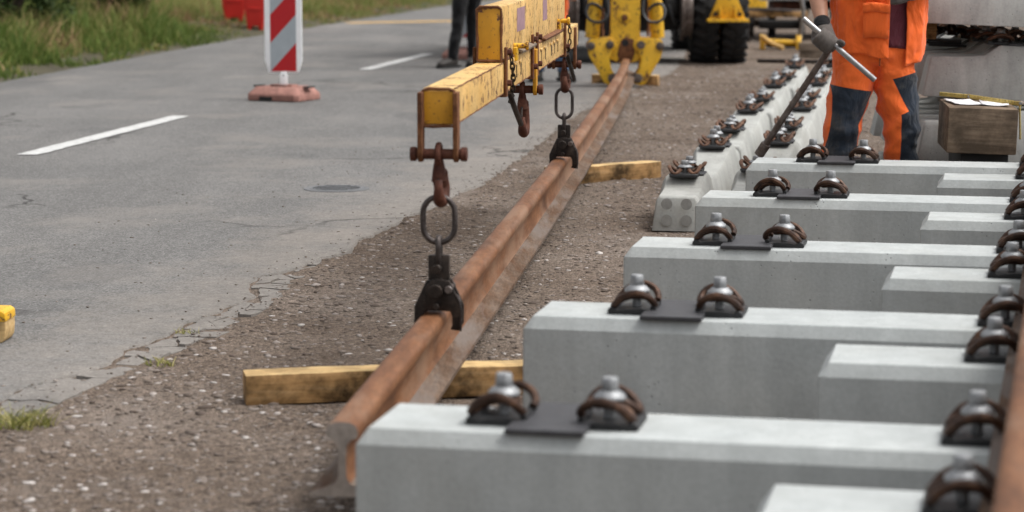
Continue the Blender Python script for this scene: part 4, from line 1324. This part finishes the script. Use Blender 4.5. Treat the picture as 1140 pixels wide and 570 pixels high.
# ================================================================== PEOPLE
def remesh_obj(mb, name, voxel, mats, smooth_it=4, cuts=None, wrinkle=0., parent=None):
    me = bpy.data.meshes.new('tmp'); me.from_pydata(mb.v, [], mb.f)
    bm = bmesh.new(); bm.from_mesh(me); bmesh.ops.recalc_face_normals(bm, faces=bm.faces); bm.to_mesh(me); bm.free()
    o = bpy.data.objects.new('tmp', me); COL.objects.link(o)
    md = o.modifiers.new('r', 'REMESH'); md.mode = 'VOXEL'; md.voxel_size = voxel; md.use_smooth_shade = True
    s2 = o.modifiers.new('s', 'SMOOTH'); s2.factor = .5; s2.iterations = smooth_it
    dg = bpy.context.evaluated_depsgraph_get()
    out = bpy.data.meshes.new_from_object(o.evaluated_get(dg))
    bpy.data.objects.remove(o); bpy.data.meshes.remove(me)
    out.name = name
    out.materials.clear()
    for m in mats: out.materials.append(m)
    bm = bmesh.new(); bm.from_mesh(out)
    if wrinkle:
        bm.normal_update()
        for v in bm.verts:
            p = v.co
            w_ = noise.noise((p.x * 6, p.y * 6, p.z * 9)) * .7
            q1 = noise.noise((p.x * 4 + p.z * 5, p.y * 4, p.z * 8 - p.x * 7)); q2 = noise.noise((p.x * 8 - p.z * 6, p.y * 8, p.z * 15 + p.x * 5))
            w_ += 1.2 * (.3 - abs(q1)) * 1.6 + .45 * (.3 - abs(q2)) * 1.5
            v.co = p + v.normal * w_ * wrinkle
    for poly, mi, front in (cuts or []):
        # crisp panel seams: slice the cloth along the outline, then colour what lies inside
        n_ = len(poly)
        for i in range(n_):
            a, b = poly[i], poly[(i + 1) % n_]
            nrm = Vector((b[1] - a[1], 0, -(b[0] - a[0]))).normalized()
            lo = [min(a[k], b[k]) - .01 for k in (0, 1)]; hi = [max(a[k], b[k]) + .01 for k in (0, 1)]
            fs = [f for f in bm.faces if any(lo[0] <= v.co.x <= hi[0] and lo[1] <= v.co.z <= hi[1] for v in f.verts)]
            gg = set(fs) | {e for f in fs for e in f.edges} | {v for f in fs for v in f.verts}
            bmesh.ops.bisect_plane(bm, geom=list(gg), plane_co=(a[0], 0, a[1]), plane_no=nrm)
        for f in bm.faces:
            c = f.calc_center_median()
            if front and c.y > front: continue
            ins = False
            for i in range(n_):
                a, b = poly[i], poly[(i + 1) % n_]
                if (a[1] > c.z) != (b[1] > c.z) and c.x < (b[0] - a[0]) * (c.z - a[1]) / (b[1] - a[1]) + a[0]: ins = not ins
            if ins: f.material_index = mi
    bm.to_mesh(out); bm.free()
    out.shade_smooth()
    return link(name, out, parent)

def head_parts(root, body_mb, x, y, z, s_=1.):
    """head and neck go into the body's own surface; eyes, hair and hat are separate"""
    body_mb.limb([(x, y + .01, z - .20, .058, .06), (x, y + .005, z - .10, .056, .058), (x, y, z - .05, .055, .06)])
    body_mb.limb([(x, y - .02, z - .105, .032, .035), (x, y - .012, z - .085, .055, .065), (x, y, z - .03, .070, .088), (x, y + .004, z + .04, .077, .096), (x, y + .006, z + .10, .068, .086), (x, y + .006, z + .128, .02, .03)], 18)
    body_mb.limb([(x, y - .092, z + .03, .009, .008), (x, y - .106, z + .0, .012, .012), (x, y - .108, z - .018, .016, .014), (x, y - .09, z - .024, .012, .01)], 8, 2)
    for s in (-1, 1): body_mb.limb([(x + s * .074, y + .01, z - .025, .008, .012), (x + s * .084, y + .014, z + .0, .009, .02), (x + s * .082, y + .012, z + .028, .008, .016)], 8, 2)
    body_mb.limb([(x - .022, y - .083, z - .05, .008, .008), (x, y - .09, z - .05, .010, .009), (x + .022, y - .083, z - .05, .008, .008)], 8, 2)
    for s in (-1, 1):
        MB().lathe([(.002, -.011), (.009, -.006), (.011, 0), (.009, .006), (.002, .011)], 12, T=Matrix.Translation((x + s * .03, y - .082, z + .018))).build('eye', M['eye'], root)
def helmet(root, x, y, z, mat):
    mb = MB().lathe([(.125, 0), (.128, .008), (.112, .02), (.108, .06), (.09, .11), (.05, .14), (.01, .148)], 26, T=Matrix.Translation((x, y, z)) @ Matrix.Diagonal((.92, 1.1, 1, 1)))
    mb.prism([(-.08, -.10), (.08, -.10), (.06, -.17), (-.06, -.17)], z, z + .008)
    mb.v = [tuple(p) for p in mb.v]
    mb.build('helmet', mat, root, bevel=.003)
def boot(root, x, y, yaw, mat=None, l=.29):
    T = Matrix.Translation((x, y, 0)) @ Matrix.Rotation(yaw, 4, 'Z')
    mb = MB()
    mb.limb([(0, .05, .05, .042, .05), (0, -.02, .055, .046, .052), (0, -.10, .048, .050, .040), (0, -.17, .040, .045, .030), (0, -.205, .034, .022, .018)], 16, 3)
    mb.limb([(0, .02, .05, .044, .052), (0, .022, .12, .045, .05), (0, .02, .20, .048, .052)], 16, 3)
    mb.v = [tuple(T @ Vector((p[0], p[1], max(p[2], .012)))) for p in mb.v]
    b = remesh_obj(mb, 'boot', .008, [mat or M['boot']], 2, parent=root)
    sole = [(-.042, .09), (.042, .09), (.05, .0), (.054, -.10), (.045, -.185), (.02, -.22), (-.02, -.22), (-.045, -.185), (-.054, -.10), (-.05, 0)]
    MB().prism(sole, 0, .026, 'z', T).build('sole', M['sole'], b, bevel=.004)
def fingers(mb, palm, dirs):
    for pts in dirs: mb.tube(pts, lambda t: .0105 - .0025 * t, 8, sub=4)

# ---- the worker in orange with the T-handled wrench
WX, WY = 1.69, 10.95
wk = thing('person', 'worker in orange high visibility clothes holding a long T-handled wrench', 'person', (WX, WY, 0))
bmb = MB()
head_parts(wk, bmb, .03, -.02, 1.56)
bmb.limb([(.02, 0, .74, .14, .10), (.02, 0, .90, .15, .105), (.025, 0, 1.10, .16, .11), (.03, 0, 1.28, .17, .11), (.03, .0, 1.37, .12, .08), (.03, .0, 1.42, .06, .06)], 20)
legL = [(-.075, .0, .78), (-.108, -.012, .62), (-.150, -.045, .42), (-.168, -.01, .24), (-.178, .02, .08)]
legR = [(.085, .0, .78), (.108, -.012, .62), (.132, -.04, .42), (.142, -.005, .24), (.150, .02, .08)]
for lg in (legL, legR): bmb.limb([(*p, r, r) for p, r in zip(lg, (.088, .082, .060, .055, .042))])
shL, elL, wrL = (-.165, .0, 1.33), (-.268, .02, 1.10), (-.262, -.135, .935)
shR, elR, wrR = (.225, .0, 1.33), (.285, .0, 1.12), (.19, -.165, 1.09)
for s, e, w_ in ((shL, elL, wrL), (shR, elR, wrR)):
    mid = Vector(e).lerp(Vector(w_), .4)
    bmb.limb([(*s, .055, .055), (*Vector(s).lerp(Vector(e), .5), .050, .050), (*e, .041, .041), (*mid, .043, .040), (*w_, .029, .026)])
HAND = Vector((-.245, -.215, .86))
bmb.limb([(*wrL, .028, .026), (*(Vector(wrL) * .4 + HAND * .6), .034, .03), (*HAND, .034, .03)])
HR = Vector((.132, -.215, 1.078))
bmb.limb([(*wrR, .028, .024), (*HR, .036, .026)])
remesh_obj(bmb, 'body', .010, [M['skin']], 3, parent=wk)
# trousers
tmb = MB()
tmb.limb([(.005, 0, .735, .11, .10), (.005, .0, .76, .165, .125), (.005, .0, .80, .185, .135), (.015, 0, .93, .165, .12), (.02, 0, .97, .155, .112)], 26)
rL = [(.112, .122), (.098, .112), (.080, .092), (.072, .080), (.068, .076)]
for lg in (legL, legR):
    p = [(*q, a, b) for q, (a, b) in zip(lg, rL)]
    p[0] = (p[0][0], 0, .80, .105, .118); p[-1] = (p[-1][0], p[-1][1], .055, .078, .084)
    tmb.limb(p, 20)
def px(u, v):            # photograph measurements turned into the worker's own frame
    d = 11.0
    return ((u - 570) / 2600 * d - WX, 1.35 - (v + 75) / 2600 * d * 1.0)
navyL = [px(*q) for q in ((922, 91), (966, 98), (957, 124), (951, 134), (949, 330), (905, 330), (913, 172), (918, 150), (922, 122))]
navyR = [px(*q) for q in ((987, 84), (1012, 77), (1028, 77), (1030, 330), (1000, 330), (997, 123), (1005, 119))]
remesh_obj(tmb, 'trousers', .0085, [M['orange_dirty'], M['navy']], 2, [(navyL, 1, .06), (navyR, 1, .08)], .015, parent=wk)
# belt loop / fly seam and shin reflective strip
MB().tube([(.012, -.128, .90), (.012, -.136, .82), (.010, -.132, .74)], .0025, 6, sub=4).build('fly_seam', M['weld_rust'], wk)
for lg, xo in ((legL, -.172), (legR, .146)):
    MB().lathe([(.083, .155), (.0845, .16), (.0825, .20), (.081, .205)], 22, T=Matrix.Translation((xo, -.0, 0)) @ Matrix.Diagonal((1, 1.08, 1, 1))).build('reflective_band', M['reflect'], wk)
boot(wk, legL[-1][0], .03, -.25); boot(wk, legR[-1][0], .03, .25)
# shirt
smb = MB().limb([(.01, 0, .825, .194, .146), (.015, 0, .90, .190, .142), (.025, 0, 1.0, .180, .132), (.03, 0, 1.2, .178, .124), (.03, 0, 1.34, .15, .10), (.03, 0, 1.40, .075, .075)], 24)
remesh_obj(smb, 'shirt', .010, [M['burgundy']], 2, None, .006, parent=wk)
# open jacket
jr = []
rows = 44; nj = 110
for j in range(rows):
    t = j / (rows - 1)
    z = .785 + t * .60
    rx = .205 + .012 * math.sin(t * 3) - .10 * max(0, t - .82) / .18
    ry = .155 - .01 * t - .05 * max(0, t - .82) / .18
    row = []
    for i in range(nj):
        s = i / (nj - 1)
        a = R(-84) + s * R(336) * -1      # starts left of the open front, runs round the back to its right edge
        xx = math.cos(a); yy = math.sin(a)
        zz = z
        lowr = (1 - t) ** 2 * (-.065 * max(0, 1 - (1 - s) * 7))
        zz += lowr + .012 * math.sin(a * 5) * (1 - t)
        wv = 1 + .04 * noise.noise((xx * 2.2, yy * 2.2, z * 7)) + .09 * (.3 - abs(noise.noise((xx * 3 + z * 5, yy * 3, z * 9 - xx * 4)))) + .05 * (.3 - abs(noise.noise((xx * 6 - z * 8, yy * 6, z * 20)))) + .03 * (1 - t) * math.sin(a * 7)
        row.append((.025 + xx * rx * wv, yy * ry * wv, zz))
    jr.append(row)
V = [p for r_ in jr for p in r_]
F_ = [(j * nj + i, j * nj + i + 1, (j + 1) * nj + i + 1, (j + 1) * nj + i) for j in range(rows - 1) for i in range(nj - 1)]
me = bpy.data.meshes.new('jacket'); me.from_pydata(V, [], F_); me.materials.append(M['orange']); me.shade_smooth()
jk = link('jacket', me, wk)
md = jk.modifiers.new('cloth_thickness', 'SOLIDIFY'); md.thickness = .008; md.offset = 0
md = jk.modifiers.new('cloth_smooth', 'SUBSURF'); md.levels = 1; md.render_levels = 1
for s, e in ((shL, elL), (shR, elR)):
    k = MB().limb([(*s, .085, .08), (*Vector(s).lerp(Vector(e), .5), .075, .072), (*Vector(s).lerp(Vector(e), .92), .066, .064)])
    remesh_obj(k, 'sleeve', .010, [M['orange']], 2, None, .010, parent=wk)
def jband(z0, z1, mat, nm, a0=-100, a1=-380):
    V = []
    for z in (z0, z1):
        for i in range(50):
            a = R(a0) + (R(a1) - R(a0)) * i / 49
            V.append((.025 + math.cos(a) * .226, math.sin(a) * .172, z))
    me = bpy.data.meshes.new(nm); me.from_pydata(V, [], [(i, i + 1, 51 + i, 50 + i) for i in range(49)]); me.materials.append(mat); me.shade_smooth()
    o = link(nm, me, jk); o.modifiers.new('t', 'SOLIDIFY').thickness = .003
jband(1.05, 1.10, M['reflect'], 'reflective_band', -85, -420)
# chest pocket with flap
def patch(nm, x0, x1, z0, z1, y, mat, th=.012):
    V = []
    nx_, nz_ = 7, 5
    for j in range(nz_):
        for i in range(nx_):
            s, t = i / (nx_ - 1), j / (nz_ - 1)
            x = x0 + (x1 - x0) * s
            V.append((x, y + 1.4 * (x - .025) ** 2 - .006 * math.sin(math.pi * s) * math.sin(math.pi * t) + .003 * noise.noise((x * 30, z0 * 3 + t * 3, 0)), z0 + (z1 - z0) * t + .006 * math.sin(s * 4)))
    me = bpy.data.meshes.new(nm); me.from_pydata(V, [], [(j * nx_ + i, j * nx_ + i + 1, (j + 1) * nx_ + i + 1, (j + 1) * nx_ + i) for j in range(nz_ - 1) for i in range(nx_ - 1)])
    me.materials.append(mat); me.shade_smooth(); o = link(nm, me, jk); o.modifiers.new('t', 'SOLIDIFY').thickness = th
    return o
patch('pocket', -.075, .040, .868, 1.02, -.176, M['orange'], .010)
patch('pocket_flap', -.080, .045, .985, 1.028, -.186, M['orange'], .008)
# gloves
def glove(root, hand, grip, nm, cuff_from):
    g_ = MB()
    c = Vector(cuff_from)
    g_.limb([(*c, .040, .037), (*(c * .6 + hand * .4), .042, .036), (*hand, .044, .036), (*(hand + (hand - c).normalized() * .03), .036, .030)], 16, 3)
    for pts in grip: g_.tube(pts, lambda t: .0135 - .003 * t, 10, sub=4)
    return remesh_obj(g_, nm, .0055, [M['glove']], 2, None, .004, parent=root)
# wrench: bar and shaft meet at J
J = Vector((-.228, -.235, .838))
BA, BB = Vector((-.360, -.230, .962)), Vector((-.030, -.262, .682))
SB = Vector((-.525, -.06, .335))
bd = (BB - BA).normalized(); fw = Vector((0, -1, 0)); nb = bd.cross(fw).normalized()
grip = []
for i, k in enumerate((-.045, -.022, .001, .024)):
    p = HAND + Vector((0, 0, 0)) + bd * (k - .018)
    c = J + bd * (k - .02) - bd * .01
    grip.append([p + Vector((-.005, .01, .01)), c + nb * .034 + Vector((0, .012, 0)), c + nb * .022 + fw * .030, c - nb * .010 + fw * .034, c - nb * .032 + fw * .014, c - nb * .030 - fw * .008])
thumb = [HAND + Vector((.028, .0, .01)), J + bd * .03 - nb * .03 + Vector((0, .02, 0)), J + bd * .028 - nb * .040 + fw * .02, J + bd * .005 - nb * .038 + fw * .035]
glove(wk, HAND, grip + [thumb], 'glove', Vector(wrL) + Vector((0, 0, .0)))
gl = MB().cyl(Vector(wrL) + Vector((0, .012, .018)), Vector(wrL) + Vector((.004, -.026, -.026)), .037, .040, 18).build('glove_cuff', M['black_fab'], wk, bevel=.006)
gr2 = [[HR + Vector((-.02, -.005, .02 - i * .017)), HR + Vector((-.055, -.012, .016 - i * .019)), HR + Vector((-.078, .0, .010 - i * .018)), HR + Vector((-.080, .022, .008 - i * .017))] for i in range(4)]
gr2.append([HR + Vector((.0, .0, .02)), HR + Vector((-.015, -.015, .055)), HR + Vector((-.035, -.012, .072))])
glove(wk, HR, gr2, 'glove', wrR)
hm = helmet(wk, .03, -.01, 1.615, M['white_plastic'])

wr = thing('wrench', 'long steel T-handled socket wrench in the orange worker gloved hand', 'wrench', (WX, WY, 0))
MB().cyl(BA, BB, .0135, n=18).build('handle_bar', M['steel'], wr, bevel=.003)
MB().cyl(J + (J - SB).normalized() * .01, SB, .0145, n=18).build('shaft', M['tool_steel'], wr)
dS = (SB - J).normalized()
MB().cyl(SB - dS * .045, SB + dS * .02, .024, n=18).build('socket', M['tool_steel'], wr, bevel=.003)
MB().cyl(J - bd * .024, J + bd * .024, .022, n=18).build('tee_joint', M['tool_steel'], wr, bevel=.003)

# ---- two people whose legs show behind the beam
def bystander(label, loc, rz, legs, feet_yaw, tro, tro2, top_mat, cutz, boot_mat, slim=1., hat=None):
    p = thing('person', label, 'person', loc, (0, 0, rz))
    b = MB(); hx = (legs[0][0][0] + legs[1][0][0]) / 2; hy = (legs[0][0][1] + legs[1][0][1]) / 2
    head_parts(p, b, hx, hy - .02, 1.60)
    b.limb([(hx, hy, .82, .13, .095), (hx, hy, 1.0, .13, .09), (hx, hy, 1.25, .165, .11), (hx, hy, 1.38, .13, .08), (hx, hy, 1.45, .055, .055)], 18)
    for lg in legs: b.limb([(*q, r * .85, r * .85) for q, r in zip(lg, (.085, .08, .058, .054, .042))])
    for s in (-1, 1):
        b.limb([(hx + s * .19, hy, 1.36, .05, .05), (hx + s * .23, hy + .02, 1.10, .04, .04), (hx + s * .20, hy - .10, .86, .028, .026)])
        h = Vector((hx + s * .20, hy - .115, .82)); b.limb([(*(h + Vector((0, .015, .04))), .028, .02), (*h, .038, .018), (*(h + Vector((0, -.01, -.04))), .036, .015)])
        for i in range(4): b.tube([h + Vector((0, -.02 + .0 * i, -.035)) + Vector(((i - 1.5) * .017, 0, 0)), h + Vector(((i - 1.5) * .018, -.028, -.075)), h + Vector(((i - 1.5) * .017, -.018, -.105 + .006 * abs(i - 1.5)))], .0085, 8, sub=3)
        b.tube([h + Vector((-s * .03, 0, .0)), h + Vector((-s * .052, -.02, -.03)), h + Vector((-s * .05, -.03, -.06))], .0095, 8, sub=3)
    remesh_obj(b, 'body', .011, [M['skin']], 3, parent=p)
    t = MB().limb([(hx, hy, .74, .12, .10), (hx, hy, .82, .165, .12), (hx, hy, 1.0, .15, .11)], 20)
    for lg in legs:
        rr = [(.098, .108), (.092, .10), (.072, .078), (.064, .07), (.058, .064)]
        t.limb([(*q, a * slim, c * slim) for q, (a, c) in zip(lg, rr)], 18)
    cuts = [([(-2, -.1), (2, -.1), (2, cutz), (-2, cutz)], 1, None)] if cutz else None
    remesh_obj(t, 'trousers', .010, [tro, tro2], 2, cuts, .008, parent=p)
    j = MB().limb([(hx, hy, .88, .175, .13), (hx, hy, 1.1, .18, .13), (hx, hy, 1.3, .19, .13), (hx, hy, 1.41, .14, .09), (hx, hy, 1.46, .07, .07)], 20)
    for s in (-1, 1): j.limb([(hx + s * .16, hy, 1.38, .07, .07), (hx + s * .23, hy + .02, 1.10, .058, .058), (hx + s * .205, hy - .08, .92, .045, .045)])
    remesh_obj(j, 'jacket', .011, [top_mat], 2, None, .008, parent=p)
    for lg, yw in zip(legs, feet_yaw): boot(p, lg[-1][0], lg[-1][1] + .01, yw, boot_mat)
    if hat: helmet(p, hx, hy - .01, 1.655, hat)
    else:
        MB().lathe([(.082, -.03), (.094, .03), (.085, .085), (.05, .118), (.01, .128)], 18, T=Matrix.Translation((hx, hy + .018, 1.615)) @ Matrix.Diagonal((.93, 1.1, 1.08, 1))).build('hair', M['hair'], p)
    return p
z0 = ROADZ + .004
bystander('person in tight black trousers and dark shoes standing on the road behind the beam', (-.46, 23.35, z0), 0,
          [[(-.03, .05, .86), (-.055, -.02, .66), (-.075, -.06, .46), (-.105, -.10, .26), (-.135, -.10, .09)], [(.09, .08, .86), (.075, .1, .66), (.065, .12, .46), (.06, .14, .26), (.062, .16, .09)]],
          (-.7, -.1), M['black_fab'], M['black_fab'], M['black_fab'], 0, M['boot'], .88)
bystander('person in orange trousers with blue lower legs, behind the yellow beam', (.345, 21.15, z0), 0,
          [[(-.06, .0, .86), (-.08, -.01, .66), (-.10, -.03, .46), (-.11, -.01, .26), (-.115, .0, .09)], [(.07, .0, .86), (.07, -.01, .66), (.08, -.03, .46), (.10, -.03, .26), (.125, -.02, .09)]],
          (-.2, .35), M['orange'], M['blue_fab'], M['orange'], .30, M['boot'], 1., M['white_plastic'])

# ================================================================== FAR TOOLS AND MACHINES AT THE RIGHT
tf = thing('tool_carrier', 'low yellow steel tool frame on the gravel behind the sleeper rows', 'tool frame', (3.15, 27.4, 0), (0, 0, R(-6)))
for x in (-.22, .20):
    MB().prism([(-.11, 0), (.11, 0), (.10, .10), (.04, .17), (-.05, .16), (-.10, .09)], x - .03, x + .03, 'x').build('cheek', M['yellow_machine'], tf, bevel=.01)
MB().cyl((-.22, -.02, .09), (.20, -.02, .075), .032, n=14).build('cross_bar', M['yellow_machine'], tf)
MB().tube([(-.22, -.05, .15), (-.12, -.22, .08), (.02, -.32, .03)], .028, 10, sub=5).build('draw_arm', M['yellow_faded'], tf)
MB().tube([(.22, 0, .10), (.25, -.02, .42), (.22, -.04, .60)], .024, 10, sub=4).build('upright_handle', M['steel'], tf)
MB().box((0, .08, .045), (.36, .10, .06)).build('tray', M['dark'], tf, bevel=.01)

tr = thing('tool_trolley', 'dark rail trolley with brown cross timbers behind the yellow frame', 'trolley', (3.32, 29.6, 0), (0, 0, R(-8)))
for x in (-.33, .33):
    MB().box((x, .3, .26), (.07, 1.6, .10)).build('side_rail', M['dark'], tr, bevel=.01)
    for y in (-.3, .9): MB().cyl((x - .03, y, .13), (x + .03, y, .13), .13, n=24).build('wheel', M['dark_steel'], tr, bevel=.01)
for y in (-.42, .35, 1.0): MB().box((0, y, .345), (.82, .12, .07)).build('cross_timber', M['wood'] if y < 0 else M['wood_grey'], tr, bevel=.008)
MB().box((.05, .1, .20), (.5, .5, .10)).build('tool_box', M['dark'], tr, bevel=.01)
MB().tube([(-.42, -.35, .38), (.0, -.5, .40), (.38, -.4, .37)], .02, 8, sub=4).build('crowbar', M['ring_steel'], tr)
MB().box((.12, .6, .42), (.4, .3, .12), rot=(0, 0, .3)).build('motor', M['hook_rust'], tr, bevel=.02)

for k, (lab, z) in enumerate((('lower of two short timbers stacked on the gravel near the wrench hand', 0), ('upper of two short timbers stacked on the gravel near the wrench hand', .088))):
    t = MB().box((0, 0, .043), (.62, .10, .085)).build('timber', M['wood_grey'], bevel=.005, loc=(3.42 - k * .012, 25.3, z)); t.rotation_euler.z = -.05 + .06 * k
    tag(t, lab, 'timber', 'short timbers stacked on the gravel')
pb = MB().tube([(2.55, 20.9, .26), (2.78, 20.4, .27), (2.60, 20.1, .27)], .02, 8, sub=3)
pbt = thing('pry_bar', 'dark pry bar lying across the farthest sleepers', 'pry bar')
MB().cyl((2.16, 20.55, .235), (2.66, 20.2, .245), .018, n=10).build('bar', M['dark_steel'], pbt)
MB().tube([(2.66, 20.2, .245), (2.74, 20.14, .25), (2.78, 20.10, .29)], .018, 8, sub=3).build('claw', M['dark_steel'], pbt)

pc = thing('plate_compactor', 'small yellow compactor standing right of the excavator tyres', 'compactor', (3.52, 34.4, 0), (0, 0, R(15)))
MB().prism([(-.3, .0), (.3, 0), (.40, .10), (.36, .12), (-.36, .12), (-.40, .10)], -.22, .22, 'x').build('base_plate', M['dark_steel'], pc, bevel=.01)
MB().box((0, .05, .34), (.36, .42, .36)).build('engine', M['yellow_machine'], pc, bevel=.05, seg=3)
MB().cyl((.05, -.1, .5), (.05, -.1, .66), .06, n=18).build('filter', M['dark'], pc, bevel=.01)
for x in (-.17, .17): MB().tube([(x, .2, .25), (x, .5, .6), (x, .72, .98)], .016, 8, sub=4).build('handle', M['yellow_machine'], pc)
tl = thing('trailer', 'grey sided trailer standing behind the tools at the back', 'trailer', (4.95, 30.6, 0), (0, 0, R(-8)))
MB().box((0, 0, .95), (3.4, 1.8, .92)).build('body', M['grey_metal'], tl, bevel=.02)
for x in (-1.1, -.3, .5, 1.3): MB().box((x, -.915, .95), (.05, .03, .90)).build('side_post', M['grey_metal'], tl, bevel=.005)
MB().box((0, 0, .43), (3.0, .9, .12)).build('chassis', M['dark'], tl, bevel=.01)
for x in (-.45, .35):
    for y in (-.8, .8):
        w_ = link('wheel', TY, tl, T=Matrix.Translation((x, y, .34)) @ Matrix.Rotation(math.pi / 2, 4, 'X') @ Matrix.Scale(.66, 4)); link('rim', RIM, w_)
MB().box((-1.55, 0, .22), (.10, .10, .44)).build('support_leg', M['dark'], tl, bevel=.01)
